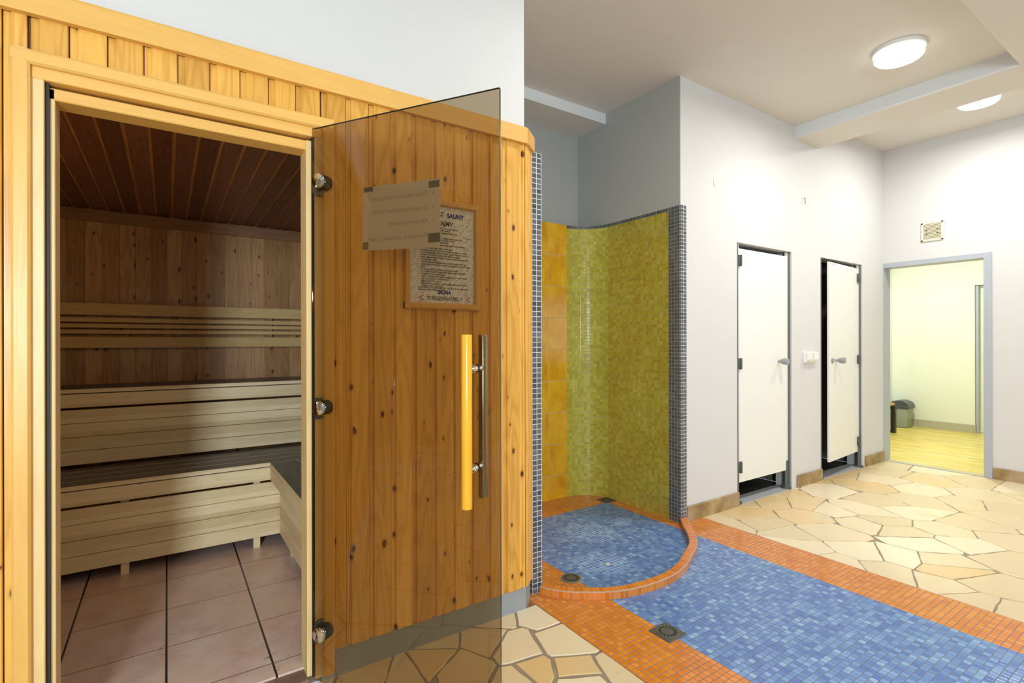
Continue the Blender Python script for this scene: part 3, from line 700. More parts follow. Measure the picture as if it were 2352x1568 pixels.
# door casing (rounded boards) left and top, right
CZ = 2.068
def casing(bb, a, c, side, into):
    bb.prof([(0, 0), (0.0, 0.018), (0.006, 0.022), (0.034, 0.022), (0.040, 0.016), (0.040, 0)], a, c, up=into, side=side)
b = MB(); casing(b, (-0.357, SY, 0.0), (-0.357, SY, CZ), (1, 0, 0), (0, -1, 0)); struct(b, 'trim_5', m_trimv, 'vertical pine casing left of the sauna doorway')
b = MB(); casing(b, (-0.357, SY - 0.0005, CZ), (0.512, SY - 0.0005, CZ), (0, 0, -1), (0, -1, 0)); struct(b, 'trim_6', m_trimh, 'horizontal pine casing above the sauna doorway')
b = MB(); casing(b, (0.472, SY, 0.03), (0.472, SY, CZ - 0.04), (1, 0, 0), (0, -1, 0)); struct(b, 'trim_7', m_trimv, 'vertical pine casing right of the sauna doorway')
# frame
b = MB()
b.box(-0.320, -0.290, SY - 0.004, SY + 0.045, 0.0, 2.03, 0.002)
b.box(0.446, 0.474, SY - 0.002, SY + 0.045, 0.02, 2.03, 0.002)
b.build('trim_8', m_jamb, label='pale outer jambs of the sauna door frame', kind='structure')
b = MB(); b.box(-0.318, 0.472, SY - 0.006, SY + 0.045, 1.995, 2.032, 0.002); struct(b, 'trim_9', m_trimh, 'head of the sauna door frame')
b = MB(); b.box(-0.2905, -0.281, SY + 0.010, SY + 0.045, 0.0, 1.995); b.box(0.437, 0.447, SY + 0.002, SY + 0.045, 0.03, 1.995)
struct(b, 'trim_10', m_gasket, 'dark gasket inside the sauna door frame')
b = MB(); b.box(-0.284, -0.270, SY + 0.022, 2.06, 0.03, 1.985, 0.002); b.box(0.420, 0.440, SY + 0.010, 2.06, 0.03, 1.985, 0.002); struct(b, 'trim_11', m_jamb, 'inner door stops of the sauna frame')
b = MB(); b.box(-0.284, 0.440, SY + 0.022, 2.06, 1.953, 1.988, 0.003); struct(b, 'trim_12', m_trimh, 'inner head stop of the sauna frame')

# ================================================================ SAUNA INTERIOR
SB, SCZ, SXR, SXL = 4.30, 2.12, 1.38, -1.35
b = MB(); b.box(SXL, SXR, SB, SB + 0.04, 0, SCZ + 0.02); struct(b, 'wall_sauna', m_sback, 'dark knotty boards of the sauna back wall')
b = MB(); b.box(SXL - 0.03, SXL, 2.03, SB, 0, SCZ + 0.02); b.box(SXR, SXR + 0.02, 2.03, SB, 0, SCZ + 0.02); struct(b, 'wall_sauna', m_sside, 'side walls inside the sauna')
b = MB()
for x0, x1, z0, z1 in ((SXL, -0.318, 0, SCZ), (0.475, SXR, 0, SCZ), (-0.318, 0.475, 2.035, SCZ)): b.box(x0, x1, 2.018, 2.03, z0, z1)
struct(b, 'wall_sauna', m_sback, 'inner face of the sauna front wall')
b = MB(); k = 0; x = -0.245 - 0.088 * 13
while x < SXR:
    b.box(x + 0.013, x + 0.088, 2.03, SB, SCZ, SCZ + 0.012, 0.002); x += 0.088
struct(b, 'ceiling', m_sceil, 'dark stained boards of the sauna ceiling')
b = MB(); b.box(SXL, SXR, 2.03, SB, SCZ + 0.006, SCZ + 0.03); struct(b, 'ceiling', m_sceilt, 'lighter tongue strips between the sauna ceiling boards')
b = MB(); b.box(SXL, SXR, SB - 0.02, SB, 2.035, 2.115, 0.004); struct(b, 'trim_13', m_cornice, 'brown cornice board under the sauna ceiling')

def slab_bench(label, x0, x1, yf, yb, ztop, zbot, legs, slats):
    t = empty('sauna_bench', ((x0 + x1) / 2, yf, zbot), label, 'bench')
    n = slats; gap = 0.007; W = (yb - yf - gap * (n - 1)) / n
    for k in range(n):
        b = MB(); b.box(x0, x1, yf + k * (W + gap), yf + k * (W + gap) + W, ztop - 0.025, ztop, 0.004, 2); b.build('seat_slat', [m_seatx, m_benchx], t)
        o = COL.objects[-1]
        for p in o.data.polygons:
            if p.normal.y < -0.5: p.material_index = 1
    b = MB(); b.box(x0, x1, yf + 0.002, yf + 0.022, ztop - 0.105, ztop - 0.029, 0.003); b.build('fascia', m_benchx, t)
    b = MB(); z = ztop - 0.118; k = 0
    hh = (z - zbot) / 4
    for k in range(4):
        b = MB(); b.box(x0, x1, yf + 0.010, yf + 0.026, zbot + hh * k + 0.0012, zbot + hh * (k + 1) - 0.0012, 0.002); b.build('riser_board', m_benchx, t)
    b = MB(); b.box(x0, x1, yf + 0.03, yb, ztop - 0.06, ztop - 0.026); b.build('subframe', m_dark, t)
    for lx in legs:
        b = MB(); b.box(lx - 0.018, lx + 0.018, yf + 0.028, yf + 0.062, 0.0395, ztop - 0.06, 0.002); b.build('leg', m_benchx, t)
    return t
slab_bench('lower sauna bench with grey seat slats in front of the taller bench', SXL + .01, SXR - .01, 3.31, 3.775, 0.540, 0.106, (-0.185, 0.435, -0.9), 4)
slab_bench('upper sauna bench against the knotty back wall', SXL + .01, SXR - .01, 3.77, 4.16, 0.986, 0.555, (), 3)
# side bench
t = empty('sauna_bench', (0.9, 2.7, 0.1), 'side sauna bench with dark slats just inside the doorway on the right', 'bench')
for k in range(4):
    x0 = 0.50 + k * 0.152
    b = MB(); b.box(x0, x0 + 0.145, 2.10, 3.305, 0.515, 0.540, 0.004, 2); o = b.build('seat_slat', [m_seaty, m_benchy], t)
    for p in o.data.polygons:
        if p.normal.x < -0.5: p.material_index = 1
b = MB(); b.box(0.502, 0.522, 2.10, 3.305, 0.435, 0.511, 0.003); b.build('fascia', m_benchy, t)
for k in range(4):
    b = MB(); b.box(0.555, 0.571, 2.10, 3.308, 0.106 + 0.0795 * k + 0.0012, 0.106 + 0.0795 * (k + 1) - 0.0012 + (0.03 if k == 3 else 0), 0.002); b.build('riser_board', m_benchy, t)
b = MB(); b.box(0.575, 1.1, 2.10, 3.30, 0.48, 0.514); b.build('subframe', m_dark, t)
for yy in (2.2, 3.1):
    b = MB(); b.box(0.58, 0.62, yy, yy + 0.04, 0.0395, 0.48); b.build('leg', m_benchy, t)
# backrest
t = empty('backrest', (0, 4.25, 1.36), 'slatted sauna backrest rail fixed to the back wall above the upper bench', 'backrest')
kz = lambda z: 1.25 + (z - 1.25) * 0.983
for z0, z1 in ((1.428, 1.508), (1.212, 1.286)):
    b = MB(); b.box(SXL + .01, SXR - .01, 4.222, 4.244, kz(z0), kz(z1), 0.004); b.build('rail', m_railw, t)
for z0, z1 in ((1.382, 1.412), (1.345, 1.372), (1.306, 1.332)):
    b = MB(); b.box(SXL + .01, SXR - .01, 4.226, 4.242, kz(z0), kz(z1), 0.003); b.build('slat', m_railw, t)
for x in (-0.9, -0.02, 0.62, 1.2):
    b = MB(); b.box(x, x + 0.04, 4.2445, 4.299, kz(1.214), kz(1.50)); b.build('bracket', m_cornice, t)

# ================================================================ GLASS DOOR
GA = Vector((0.434, 1.928, 0)); GB = Vector((0.832, 1.302, 0)); GW = (GB - GA).normalized(); GN = Vector((GW.y, -GW.x, 0))
if GN.dot(-GA) < 0: GN = -GN
GL, GZ0, GZ1 = 0.742, 0.040, 2.013
grot = math.atan2(GW.y, GW.x)
gd = empty('door_1', (GA.x, GA.y, GZ0), 'open bronze tinted glass door of the sauna', 'door', kind='structure')
def gp(s, z, off=0.0): return GA + GW * s + Vector((0, 0, z)) + GN * off
b = MB(); c = gp(GL / 2, (GZ0 + GZ1) / 2); b.obox(c, (GL, 0.008, GZ1 - GZ0), grot, 0.001); b.build('glass_pane', m_glass, gd)
m_edge = plain('dark_glass_edge', (0.05, 0.06, 0.045), 0.15)
b = MB(); b.obox(gp(GL + 0.0006, (GZ0 + GZ1) / 2), (0.0012, 0.0076, GZ1 - GZ0 - .002), grot); b.obox(gp(GL / 2, GZ1 + 0.0005), (GL, 0.0076, 0.001), grot); b.build('glass_edge', m_edge, gd, label='dark polished edge of the glass')
for z in (1.822, 1.014, 0.208):
    h = MB(); R = 0.026
    h.lathe(gp(0.034, z, 0.0042), [(R, 0.0), (R, 0.006), (R * 0.93, 0.011), (R * 0.6, 0.014), (0, 0.015)], 32, GN)
    ho = h.build('hinge', m_polish, gd, autos=40, label='chrome hinge disc')
    h = MB(); h.lathe(gp(0.034, z, -0.0042), [(R, 0.0), (R, -0.03), (R * .9, -0.034), (0, -0.034)], 32, GN); h.build('hinge_barrel', m_gasket, ho, autos=40)
    h = MB(); h.cyl(gp(0.034, z, 0.0175), gp(0.034, z, 0.0195), 0.004, n=12); h.build('screw', m_gasket, ho)
    h = MB(); h.obox(gp(0.006, z - 0.005, -0.018), (0.014, 0.03, 0.075), grot, 0.002); h.build('hinge_plate', m_gunmetal, ho)
# handle
HS = 0.657
hd = MB(); hd.cyl(gp(HS, 0.752, 0.055), gp(HS, 1.271, 0.055), 0.0165, n=32, bev=0.002); ho = hd.build('wooden_grip', m_handle, gd, autos=50, label='round orange wooden pull bar')
hd = MB(); hd.cyl(gp(HS, 0.758, -0.052), gp(HS, 1.271, -0.052), 0.0155, n=32, bev=0.0015); hm = hd.build('metal_grip', m_chrome, gd, autos=50, label='round steel pull bar behind the glass')
for z in (1.167, 0.862):
    hd = MB(); hd.cyl(gp(HS, z, 0.0042), gp(HS, z, 0.042), 0.0095, n=24); hd.cyl(gp(HS, z, 0.0042), gp(HS, z, 0.016), 0.0135, n=24, bev=0.001); hd.build('standoff', m_polish, ho, autos=40)
    hd = MB(); hd.cyl(gp(HS, z, -0.0042), gp(HS, z, -0.040), 0.0095, n=24); hd.build('standoff', m_polish, hm, autos=40)
    hd = MB(); hd.cyl(gp(HS, z, -0.0042), gp(HS, z, -0.0072), 0.0135, n=24); hd.build('rubber_washer', m_rubber, hm, autos=40)

# ================================================================ TEXT
def text_mesh(txt, size, font=None, bold=0.0, shear=0.0):
    c = bpy.data.curves.new('lettering', 'FONT'); c.body = txt; c.size = size; c.offset = bold; c.shear = shear; c.fill_mode = 'FRONT' if hasattr(c, 'fill_mode') else c.fill_mode
    try: c.dimensions = '2D'; c.fill_mode = 'BOTH'
    except Exception: pass
    o = bpy.data.objects.new('lettering', c); COL.objects.link(o)
    bpy.context.view_layer.update()
    me = bpy.data.meshes.new_from_object(o.evaluated_get(bpy.context.evaluated_depsgraph_get()))
    bpy.data.objects.remove(o); bpy.data.curves.remove(c); return me
def place_text(bb, txt, size, org, ex, ez, width=None, bold=0.0, shear=0.0, align='l', lift=None):
    me = text_mesh(txt, size, None, bold, shear); xs = [v.co.x for v in me.vertices]
    if not xs: return
    w_ = max(xs) - min(xs); k = (width / w_) if width else 1.0
    x_off = min(xs); org = Vector(org); ex = Vector(ex); ez = Vector(ez)
    for v in me.vertices:
        q = org + ex * ((v.co.x - x_off) * k - (w_ * k / 2 if align == 'c' else 0)) + ez * v.co.y
        v.co = q
    bb.bm.from_mesh(me); bpy.data.meshes.remove(me)

# notice taped to the glass, printed side away from the camera
so = -0.0046
nt_ = empty('paper_notice', gp(0.377, 1.665, so), 'white paper notice taped to the glass door, lettering showing through in reverse', 'notice')
b = MB(); A = [gp(0.222, 1.777, so), gp(0.531, 1.770, so), gp(0.529, 1.551, so), gp(0.220, 1.562, so)]
Bk = [p - GN * 0.0006 for p in A]
bm = b.bm; va = [bm.verts.new(p) for p in A]; vb = [bm.verts.new(p) for p in Bk]
bm.faces.new(va); bm.faces.new(vb[::-1])
for k in range(4): bm.faces.new((va[k], va[(k + 1) % 4], vb[(k + 1) % 4], vb[k]))
bmesh.ops.recalc_face_normals(bm, faces=bm.faces[:]); nsh = b.build('sheet', m_paper, nt_)
b = MB(); ex = -GW; ez = Vector((0, 0, 1)); s1 = so + 0.0003
ex = (-GW + Vector((0, 0, 0.02))).normalized()
for (txt, z, wd) in (('Przed wej\u015bciem wytrzyj cia\u0142o', 1.722, 0.225), ('Do sauny wchod\u017a w r\u0119czniku', 1.677, 0.225), ('Nie polewaj kamieni', 1.634, 0.155), ('Po wyj\u015bciu och\u0142odzi\u0107 cia\u0142o', 1.586, 0.235)):
    b = MB(); place_text(b, txt, 0.021, gp(0.483, z, s1), ex, ez, width=wd, shear=0.25)
    b.obox(gp(0.503, z + 0.006, s1), (0.006, 0.0002, 0.004), grot)
    b.build('lettering_line', m_inkghost, nsh)
for s_, z_, w_, h_ in ((0.245, 1.768, 0.040, 0.016), (0.507, 1.755, 0.040, 0.022), (0.233, 1.577, 0.024, 0.026), (0.507, 1.583, 0.044, 0.030)):
    b = MB(); b.obox(gp(s_, z_, s1 + 0.0001), (w_, 0.0002, h_), grot); b.build('tape', m_tape, nsh)

# framed rules poster on the boards
PY = SY
fx0, fx1, fz0, fz1, fw = 0.788, 1.137, 1.384, 1.842, 0.027
pf = empty('framed_poster', ((fx0 + fx1) / 2, PY, fz0), 'pine framed sauna rules poster on the board wall, partly hidden by the notice', 'poster')
b = MB()
for (a, c_, sd) in ((((fx0, PY, fz0)), ((fx0, PY, fz1)), (1, 0, 0)), (((fx1, PY, fz0)), ((fx1, PY, fz1)), (-1, 0, 0)), (((fx0, PY, fz0)), ((fx1, PY, fz0)), (0, 0, 1)), (((fx0, PY, fz1)), ((fx1, PY, fz1)), (0, 0, -1))):
    e = 0.0004 if sd[2] else 0
    b.prof([(0, e), (0, 0.012 + e), (0.006, 0.017 + e), (0.021, 0.017 + e), (0.027, 0.010 + e), (0.027, e)], a, c_, up=(0, -1, 0), side=sd)
b.build('frame', m_frame, pf)
b = MB(); b.box(fx0 + fw - 0.003, fx1 - fw + 0.003, PY - 0.006, PY - 0.002, fz0 + fw - .003, fz1 - fw + .003); psh = b.build('sheet', m_poster, pf)
ix0, ix1, iz0, iz1 = fx0 + fw, fx1 - fw, fz0 + fw, fz1 - fw; ty = PY - 0.0064
E = (1, 0, 0); Z = (0, 0, 1)
b = MB(); place_text(b, 'WI\u0118C Z', 0.026, (ix0 + 0.075, ty, iz1 - 0.040), E, Z, width=0.075, bold=0.0006, shear=0.15); b.build('headline', m_ink, psh)
b = MB(); place_text(b, 'KORZYSTAJMY', 0.026, (ix0 + 0.030, ty, iz1 - 0.078), E, Z, width=0.165, bold=0.0008, shear=0.15); b.build('headline', m_ink, psh)
b = MB(); place_text(b, 'TO FILOZOFIA K\u0104PIELI !!!', 0.022, (ix0 + 0.072, ty, iz0 + 0.012), E, Z, width=0.165, bold=0.0004, shear=0.2); b.build('footer_line', m_ink, psh)
b = MB(); place_text(b, 'SAUNY', 0.026, (ix0 + 0.165, ty, iz1 - 0.042), E, Z, width=0.082, bold=0.0012); b.build('headline', m_inkblue, psh, label='blue headline word')
b = MB(); place_text(b, 'SAUNA', 0.021, (ix0 + 0.122, ty, iz0 + 0.038), E, Z, width=0.062, bold=0.001); b.build('footer_line', m_inkblue, psh, label='blue footer word')
rt = random.Random(5); b = MB()
WORDS = ['sauna', 'kabina', 'temperatura', 'minut', 'przed', 'oraz', 'ciep\u0142o', 'po', 'k\u0105piel', 'w', 'nale\u017cy', 'osuszy\u0107', 'cia\u0142o', 'i', 'odpocz\u0105\u0107', 'wej\u015bcie', 'do', 'woda', 'zimna', 'r\u0119cznik']
def line(x, z, wd):
    s = ''
    while len(s) < wd * 230: s += rt.choice(WORDS) + ' '
    place_text(b, s.strip(), 0.0105, (x, ty, z), E, Z, width=wd, bold=0.0002)
for z, x, wd in [(0.305, 0.07, 0.15), (0.296, 0.07, 0.11), (0.286, 0.07, 0.145), (0.264, 0.07, 0.17), (0.255, 0.07, 0.13), (0.246, 0.07, 0.10), (0.235, 0.10, 0.15), (0.219, 0.05, 0.14)]: line(ix0 + x, iz0 + z + 0.005, wd)
for k, wd in enumerate((0.215, 0.215, 0.18, 0.22, 0.07, 0.21, 0.23, 0.02, 0.17, 0.21, 0.11, 0.21, 0.13, 0.09, 0.215, 0.10)):
    line(ix0 + 0.047, iz0 + 0.214 - k * 0.0098, wd)
line(ix0 + 0.033, iz0 + 0.068 - 0.008, 0.23); line(ix0 + 0.033, iz0 + 0.051, 0.12)
b.build('small_print', m_ink, psh)
b = MB()
b.sweep([(ix1 - 0.052 + 0.04 * k / 8, ty + .0004, iz1 - 0.118 - 0.006 * math.sin(k / 8 * math.pi)) for k in range(9)], 0.0009, 6); b.build('face_drawing', m_ink, psh)
b = MB(); b.cyl((ix1 - 0.035, ty + .0005, iz1 - 0.070), (ix1 - 0.035, ty, iz1 - 0.070), 0.003, n=10)
b.build('face_drawing', m_ink, psh)
for x in (ix0 + 0.045, ix1 - 0.03):
    b = MB()
    for (p, q) in (((-0.012, 0.02), (0.014, 0.032)), ((0.014, 0.032), (-0.006, 0.018)), ((-0.006, 0.018), (0.012, 0.012)), ((0.012, 0.012), (-0.010, 0.002))):
        b.sweep([(x + p[0], ty + .0002, iz0 + p[1]), (x + q[0], ty + .0002, iz0 + q[1])], 0.0010, 6)
    b.build('emblem', m_inkred, psh, label='small red zigzag emblem')

# ================================================================ CUBICLE DOORS
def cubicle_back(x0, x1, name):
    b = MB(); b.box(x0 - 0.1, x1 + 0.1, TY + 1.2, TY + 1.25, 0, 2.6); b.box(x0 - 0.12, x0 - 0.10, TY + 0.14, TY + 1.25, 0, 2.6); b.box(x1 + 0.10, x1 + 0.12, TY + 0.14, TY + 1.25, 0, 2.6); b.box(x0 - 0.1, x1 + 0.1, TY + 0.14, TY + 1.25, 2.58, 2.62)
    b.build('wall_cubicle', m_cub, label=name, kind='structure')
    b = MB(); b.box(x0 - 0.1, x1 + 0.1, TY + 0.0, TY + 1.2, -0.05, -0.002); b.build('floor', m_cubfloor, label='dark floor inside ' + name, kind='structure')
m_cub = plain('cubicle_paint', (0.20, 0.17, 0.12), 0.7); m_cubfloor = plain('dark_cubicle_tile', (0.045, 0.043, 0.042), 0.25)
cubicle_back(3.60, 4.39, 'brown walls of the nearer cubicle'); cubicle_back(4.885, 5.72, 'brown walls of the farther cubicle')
m_thresh = plain('grey_threshold', (0.42, 0.44, 0.47), 0.5)
b = MB(); b.box(3.60, 4.39, TY + 0.0, TY + 0.13, -0.02, 0.006); b.box(4.885, 5.72, TY + 0.0, TY + 0.13, -0.02, 0.006); struct(b, 'trim_14', m_thresh, 'grey thresholds of the cubicles')
b = MB()
for x0, x1 in ((3.60, 4.39), (4.885, 5.72)):
    b.box(x0 - 0.001, x0 + 0.013, TY - 0.0015, TY + 0.06, 0.0, 2.0); b.box(x1 - 0.022, x1, TY + 0.012, TY + 0.06, 0.0, 2.0)
struct(b, 'trim_15', m_greyal, 'dark grey edge profiles of the cubicle openings')
def stile(x0, x1):
    b = MB(); b.box(x0, x1, TY + 0.022, TY + 0.040, 0.15, 2.0, 0.001); return b
def knob(parent, p, n=(0, -1, 0)):
    n = Vector(n); p = Vector(p)
    b = MB(); b.cyl(p, p + n * 0.03, 0.012, n=20); b.cyl(p + n * 0.024 + Vector((-0.024, 0, 0)), p + n * 0.024 + Vector((0.0245, 0, 0)), 0.0, 0.0, n=8) if False else None
    b.lathe(p + n * 0.028, [(0.012, -0.004), (0.024, 0.004), (0.0285, 0.03), (0.0285, 0.046), (0.025, 0.050), (0, 0.050)], 28, n)
    b.build('knob', m_knob, parent, autos=40)
def hinge(parent, x, y, z, h=0.085, w_=0.042):
    b = MB(); b.box(x - w_ / 2, x + w_ / 2, y - 0.016, y, z - h / 2, z + h / 2, 0.003); b.cyl((x, y - 0.016, z - h / 2), (x, y - 0.016, z + h / 2), 0.009, n=14); b.build('hinge', m_gunmetal, parent, autos=50)
def foot(parent, x, y, z1=0.20):
    b = MB(); b.lathe((x, y, 0.006), [(0.0, 0.0), (0.042, 0.0), (0.042, 0.008), (0.024, 0.016), (0.020, 0.03), (0.020, z1 - 0.02), (0.012, z1 - 0.004), (0, z1)], 24); b.build('foot', m_gunmetal, parent, autos=40)
DY = TY + 0.024
d1 = empty('door_2', (4.0, DY, 0.155), 'nearer white cubicle door with hinges on its left', 'door', kind='structure')
b = MB(); b.box(3.662, 4.345, DY - 0.002, DY + 0.018, 0.158, 1.965, 0.0015); b.build('door_panel', m_panel, d1)
b = stile(3.614, 3.658); b.build('side_panel', m_panel, d1); b = MB(); b.box(4.346, 4.368, TY + 0.022, TY + 0.040, 0.15, 2.0, 0.001); b.build('side_panel', m_panel, d1)
for z in (1.870, 1.075, 0.278): hinge(d1, 3.660, DY - 0.002, z)
knob(d1, (4.225, DY - 0.002, 1.082))
foot(d1, 3.635, DY + 0.008, 0.24); foot(d1, 4.352, DY + 0.008, 0.24)
# farther door, slightly ajar
HX, HY = 5.672, DY
d2 = empty('door_3', (HX, HY, 0.155), 'farther white cubicle door standing slightly ajar, hinges on its right', 'door', kind='structure')
DL = 0.725; th = math.atan2(0.040, -0.69); dv = Vector((-math.cos(math.radians(5.2)), -math.sin(math.radians(5.2)), 0)); rz = math.atan2(dv.y, dv.x)
c = Vector((HX, HY + 0.008, (0.155 + 1.965) / 2)) + dv * (DL / 2)
b = MB(); b.obox(c, (DL, 0.020, 1.965 - 0.155), rz, 0.0015); b.build('door_panel', m_panel, d2)
b = MB(); b.box(5.674, 5.697, TY + 0.022, TY + 0.040, 0.15, 2.0, 0.001); b.build('side_panel', m_panel, d2)
b = MB(); b.box(4.897, 4.915, TY + 0.022, TY + 0.040, 0.15, 2.0, 0.001); b.build('side_panel', m_panel, d2)
for z in (1.870, 1.068, 0.262): hinge(d2, 5.668, HY - 0.004, z)
fn = Vector((dv.y, -dv.x, 0)); fn = fn if fn.y < 0 else -fn
q = Vector((HX, HY + 0.008, 1.072)) + dv * (DL - 0.15) + fn * 0.010; knob(d2, q, fn)
q = Vector((HX, HY + 0.008, 1.072)) + dv * (DL - 0.065) + fn * 0.010; b = MB(); b.lathe(q, [(0.024, 0), (0.024, 0.006), (0.018, 0.012), (0, 0.012)], 24, fn); b.build('lock_rosette', m_knob, d2, autos=40)
b = MB(); b.box(4.915, 4.927, DY - 0.004, DY + 0.03, 1.03, 1.11, 0.002); b.build('lock_keeper', m_knob, d2)
foot(d2, 4.906, DY + 0.008, 0.2); foot(d2, 5.69, DY + 0.0, 0.24)

# baseboards (split stone)
for i, (x0, x1, cuts) in enumerate(((2.99, 3.605, (0.22, 0.62)), (4.46, 4.885, (0.48,)), (5.765, 6.205, (0.5,)))):
    b = MB(); xs = [x0] + [x0 + (x1 - x0) * c_ for c_ in cuts] + [x1]
    for a, c_ in zip(xs, xs[1:]): b.box(a + 0.001, c_ - 0.001, TY - 0.018, TY, -0.002, 0.102, 0.003)
    struct(b, 'baseboard_back', m_skirt, ('brown stone skirting beside the shower', 'brown stone skirting between the two cubicle doors', 'brown stone skirting in the corner by the doorway')[i])
b = MB()
for k in range(8): b.box(RX - 0.016, RX, 1.425 - 0.42 * (k + 1), 1.425 - 0.42 * k - 0.002, -0.002, 0.102, 0.003)
struct(b, 'baseboard_right', m_skirt, 'brown stone skirting right of the doorway')

# switches, cable stubs, vent
for i, x in enumerate((4.615, 4.725)):
    t = empty('wall_socket', (x, TY, 1.10), ('white covered socket nearer the first cubicle door', 'white covered socket nearer the second cubicle door')[i], 'socket', 'sockets between the cubicle doors')
    b = MB(); b.box(x - 0.043, x + 0.043, TY - 0.012, TY, 1.058, 1.155, 0.004, 2); b.build('back_plate', m_white, t)
    b = MB(); b.prof([(0, 0), (0.016, 0), (0.030, 0.020), (0.030, 0.078), (0.026, 0.082), (0, 0.082)], (x - 0.038, TY - 0.011, 1.068), (x + 0.038, TY - 0.011, 1.068), up=(0, 0, 1), side=(0, -1, 0)); b.build('flip_cover', m_white, t)
b = MB(); b.sweep([(4.598, TY + 0.002, 2.488), (4.590, TY - 0.012, 2.490), (4.575, TY - 0.020, 2.478), (4.572, TY - 0.022, 2.465), (4.582, TY - 0.018, 2.445), (4.592, TY - 0.010, 2.437)], 0.0022, 8)
b.build('cable_stub', m_gunmetal, autos=60, label='thin bent dark wire sticking out of the wall above the cubicle doors', cat='wire')
b = MB(); b.sweep([(3.305, TY - 0.001, 2.43), (3.305, TY - 0.002, 2.410), (3.318, TY - 0.002, 2.385), (3.335, TY - 0.001, 2.378)], 0.0015, 6)
b.build('plaster_mark', m_wall, autos=60, label='faint curved plaster mark high on the white wall', cat='wall mark')
vt = empty('wall_vent', (RX, 1.872, 2.315), 'cream slatted vent grille above the doorway', 'vent')
b = MB(); y0, y1, z0, z1 = 1.782, 1.958, 2.225, 2.410
for bx in ((y0, y0 + 0.018, z0, z1), (y1 - 0.018, y1, z0, z1), (y0, y1, z0, z0 + 0.018), (y0, y1, z1 - 0.018, z1)): b.box(RX - 0.014, RX, bx[0], bx[1], bx[2], bx[3], 0.003)
b.build('frame', m_vent, vt)
b = MB(); b.box(RX - 0.004, RX - 0.001, y0 + 0.01, y1 - 0.01, z0 + 0.01, z1 - 0.01); b.build('backing', m_ventgap, vt)
n = 11
for k in range(n):
    zc = z0 + 0.018 + (z1 - z0 - 0.036) * (k + 0.5) / n
    b = MB(); b.obox((RX - 0.008, (y0 + y1) / 2, zc), (0.010, y1 - y0 - 0.036, 0.0055), 0, mat=Matrix.Rotation(math.radians(-30), 3, 'Y')); b.build('slat', m_vent, vt)
for yy in (y0 + 0.045, y1 - 0.045):
    for zz in (2.30, 2.335):
        b = MB(); b.cyl((RX - 0.016, yy, zz), (RX - 0.010, yy, zz), 0.005, n=10); b.build('screw', m_gasket, vt)

# ================================================================ DOORWAY AND CHANGING ROOM
b = MB(); fy0, fy1 = 1.432, 2.322
b.box(RX - 0.012, RX + 0.15, fy0, fy0 + 0.058, 0, 2.055, 0.002); b.box(RX - 0.012, RX + 0.15, fy1 - 0.044, fy1, 0, 2.055, 0.002); b.box(RX - 0.0115, RX + 0.15, fy0 + .001, fy1 - .001, 2.006, 2.0545, 0.002)
struct(b, 'door_4', m_doorframe, 'blue grey metal frame of the open changing room doorway')
b = MB(); b.box(RX + 0.05, RX + 0.06, fy0 + 0.058, fy0 + 0.066, 0.04, 2.0); struct(b, 'trim_16', m_gasket, 'dark seal in the doorway frame')
CX = 9.07
b = MB(); b.box(CX, CX + 0.12, 2.27, 3.35, 0, 2.9); b.box(CX, CX + 0.12, 0.2, 2.27, 2.0, 2.9); b.box(CX, CX + 0.12, 0.2, 1.3, 0, 2.9)
struct(b, 'wall_changing', m_green, 'pale green far wall of the changing room')
b = MB(); b.box(6.33, 9.2, 3.22, 3.32, 0, 2.9); b.box(6.33, 9.2, 0.1, 0.2, 0, 2.9); b.box(6.335, 6.345, 0.2, 1.40, 0, 2.9); b.box(6.335, 6.345, 2.35, 3.3, 0, 2.9); b.box(6.335, 6.345, 1.40, 2.35, 2.06, 2.9)
struct(b, 'wall_changing', m_green, 'pale green side walls of the changing room')
b = MB(); b.box(6.33, 9.2, 0.1, 3.35, 2.85, 2.92); struct(b, 'ceiling', m_wall, 'changing room ceiling')
b = MB()
for a, c_ in ((2.28, 2.90), (2.903, 3.22)): b.box(CX - 0.012, CX, a, c_ - 0.002, -0.001, 0.108, 0.002)
b.box(CX - 0.012, CX + 0.05, 2.262, 2.279, -0.001, 0.108, 0.002)
struct(b, 'baseboard_changing', m_skirtgrey, 'beige tile skirting of the changing room')
d5 = empty('door_5', (CX + 0.12, 1.9, 0), 'white inner door of the changing room seen edge on', 'door', kind='structure')
b = MB(); b.box(CX + 0.075, CX + 0.115, 1.35, 2.262, 0.005, 1.998, 0.002); b.build('door_panel', m_panel, d5)
b = MB(); b.box(CX + 0.02, CX + 0.075, 2.235, 2.268, 0.0, 1.99, 0.002); b.build('door_lining', m_doorframe, d5)
b = MB(); b.cyl((CX + 0.078, 2.19, 1.03), (CX + 0.03, 2.19, 1.03), 0.008, n=12); b.cyl((CX + 0.03, 2.195, 1.03), (CX + 0.03, 2.07, 1.03), 0.008, n=12); b.build('door_handle', m_chrome, d5, autos=40)

# bin
bx, by = 8.86, 3.03
t = empty('waste_bin', (bx, by, 0), 'grey swing top waste bin behind the bench in the changing room', 'bin')
b = MB(); bm = b.bm
def taper(bb, x, y, z0, z1, a0, b0, a1, b1, bev=0.012):
    tt = bmesh.new(); bmesh.ops.create_cube(tt, size=1)
    for v in tt.verts:
        hi = v.co.z > 0; v.co = Vector((v.co.x * (a1 if hi else a0), v.co.y * (b1 if hi else b0), z1 if hi else z0))
    bmesh.ops.bevel(tt, geom=tt.edges[:], offset=bev, segments=3, affect='EDGES', profile=0.5)
    bmesh.ops.transform(tt, matrix=Matrix.Translation((x, y, 0)), verts=tt.verts); bb.merge(tt)
taper(b, bx, by, 0.001, 0.285, 0.20, 0.18, 0.235, 0.215); b.build('bin_body', m_bin, t, autos=40)
b = MB(); taper(b, bx, by, 0.275, 0.31, 0.255, 0.235, 0.255, 0.235, 0.006)
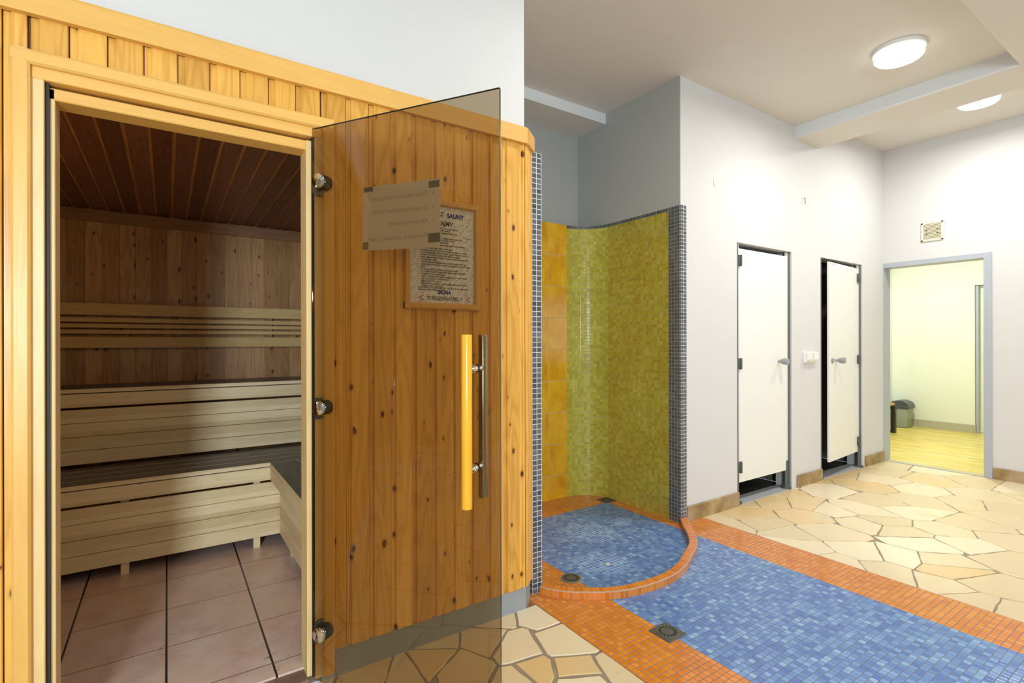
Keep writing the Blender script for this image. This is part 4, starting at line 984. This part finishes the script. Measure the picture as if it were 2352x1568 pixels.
b.prof([(0.12 * math.cos(math.pi * k / 10), 0.305 + 0.085 * math.sin(math.pi * k / 10)) for k in range(11)], (bx - 0.118, by, 0), (bx + 0.118, by, 0), side=(0, 1, 0))
b.build('swing_lid', m_binlid, t, autos=40)
# bench
bex0, bex1, bey0, bey1 = 8.16, 8.52, 2.86, 3.20
t = empty('changing_bench', (8.3, 3.0, 0), 'wood topped bench with a black metal frame inside the changing room', 'bench')
b = MB(); b.box(7.15, 8.20, 2.885, 3.205, 0.375, 0.405, 0.003); b.build('seat', m_seatwood, t)
for xx in (8.16, 7.15):
    b = MB()
    for pp in ((xx, xx + 0.05, 2.87, 2.92, 0.0, 0.372), (xx, xx + 0.05, 3.16, 3.21, 0.0, 0.372), (xx, xx + 0.05, 2.92, 3.16, 0.0, 0.045), (xx, xx + 0.05, 2.92, 3.16, 0.33, 0.372)): b.box(*pp)
    b.build('leg_frame', m_blackmetal, t)

# ================================================================ LAMPS
def lamp(x, y, z, label, power=LAMP_POWER, group='round ceiling lamps', name='ceiling_lamp', col=(1.0, 0.965, 0.91)):
    t = empty(name, (x, y, z), label, 'lamp', group)
    R = 0.130
    b = MB(); b.lathe((x, y, z), [(0, 0), (R + 0.008, 0), (R + 0.008, -0.022), (R, -0.026)], 48); b.build('lamp_base', m_white, t, autos=40)
    b = MB(); b.lathe((x, y, z), [(R, -0.020), (R, -0.055), (R - 0.012, -0.068), (R * .6, -0.074), (0, -0.076)], 48); b.build('diffuser', m_lampglow, t, autos=60)
    a = area('lamp_light', (x, y, z - 0.082), (x, y, 0), 0.24, 0.24, power, col, 'DISK'); a.parent = t; a.location = (0, 0, -0.082); a.rotation_euler = (0, 0, 0)
lamp(3.80, 1.312, 3.0775, 'bright round ceiling lamp in the recessed ceiling, the nearer of the two')
lamp(5.42, 1.33, 3.2195, 'bright round ceiling lamp partly hidden by the beam, the farther of the two')
lamp(1.9, 1.25, 3.0775, 'added unseen fill lamp above the mosaic strip', 11.0)  # unseen lamp, added to brighten the middle of the hall
lamp(0.2, -0.9, 2.9745, 'added unseen fill lamp behind the camera', 7.0)  # added behind the view as fill light
lamp(3.0, -1.2, 2.9745, 'added unseen fill lamp over the right of the hall')  # extra lamp out of view, added to light the right side
lamp(-1.6, 0.2, 2.9745, 'added unseen fill lamp left of the camera', 3.0)  # weak fill added out of view on the left
lamp(-3.0, -1.5, 2.9745, 'added unseen fill lamp over the poolside', 16.0)  # added to brighten the poolside that the glass reflects
lamp(5.3, -1.2, 3.2195, 'added unseen fill lamp in the far right bay')  # unseen source added to light the far bay
lamp(7.5, 2.45, 2.8495, 'ceiling lamp of the changing room', ROOM_LAMP_POWER, 'changing room lamp', col=(0.98, 1.0, 0.86))

t = empty('added_sauna_fill', (-1.30, 2.35, 1.55), 'added warm fill lamp in the hidden left corner of the sauna', 'lamp')  # unseen lamp added for warm fill on the left of the sauna
b = MB(); b.box(-1.349, -1.335, 2.28, 2.42, 1.45, 1.65, 0.003); b.build('back_plate', m_railw, t)
b = MB(); b.lathe((-1.30, 2.35, 1.47), [(0, 0), (0.03, 0.0), (0.045, 0.05), (0.045, 0.13), (0.03, 0.15), (0, 0.152)], 24); b.build('lamp_shade', emit('added_fill_glow', (1.0, 0.62, 0.28), 2.0), t, smooth=True)
a = area('lamp_light', (0, 0, 0), (1, 0.6, 0), 0.16, 0.16, 3.0, (1.0, 0.62, 0.26), 'DISK'); a.parent = t; a.location = (0.055, 0, 0)
# ================================================================ POOLSIDE SEEN ONLY REFLECTED IN THE GLASS DOOR
b = MB()
for k in range(110):
    y = -0.6 + 0.032 * k; b.box(-3.00, -2.74, y, y + 0.018, -0.003, 0.004)
o = b.build('overflow_grating', m_white, label='white slatted overflow grating beside the pool, reflected in the glass door', cat='grating')
o['kind'] = 'stuff'
for i, (x, y, h) in enumerate(((-2.522, 1.861, 0.94), (-2.516, 1.33, 0.70))):
    t = empty('handrail', (x, y, 0), ('taller chrome pool handrail reflected in the glass door', 'shorter chrome pool handrail reflected in the glass door')[i], 'handrail', 'pool handrails')
    b = MB(); R = 0.11
    pth = [(x, y, 0.005), (x, y, h - R)] + [(x - R + R * math.cos(a), y, h - R + R * math.sin(a)) for a in [math.pi / 2 * k / 8 for k in range(1, 9)]] + [(x - 0.45, y, h), (x - 0.75, y, h - 0.35)]
    b.sweep(pth, 0.021, 16); b.build('rail_tube', m_polish, t, autos=60)
    b = MB(); b.lathe((x, y, 0.0), [(0, 0.0), (0.06, 0.0), (0.06, 0.01), (0.025, 0.02), (0, 0.02)], 24); b.build('floor_flange', m_polish, t, autos=40)
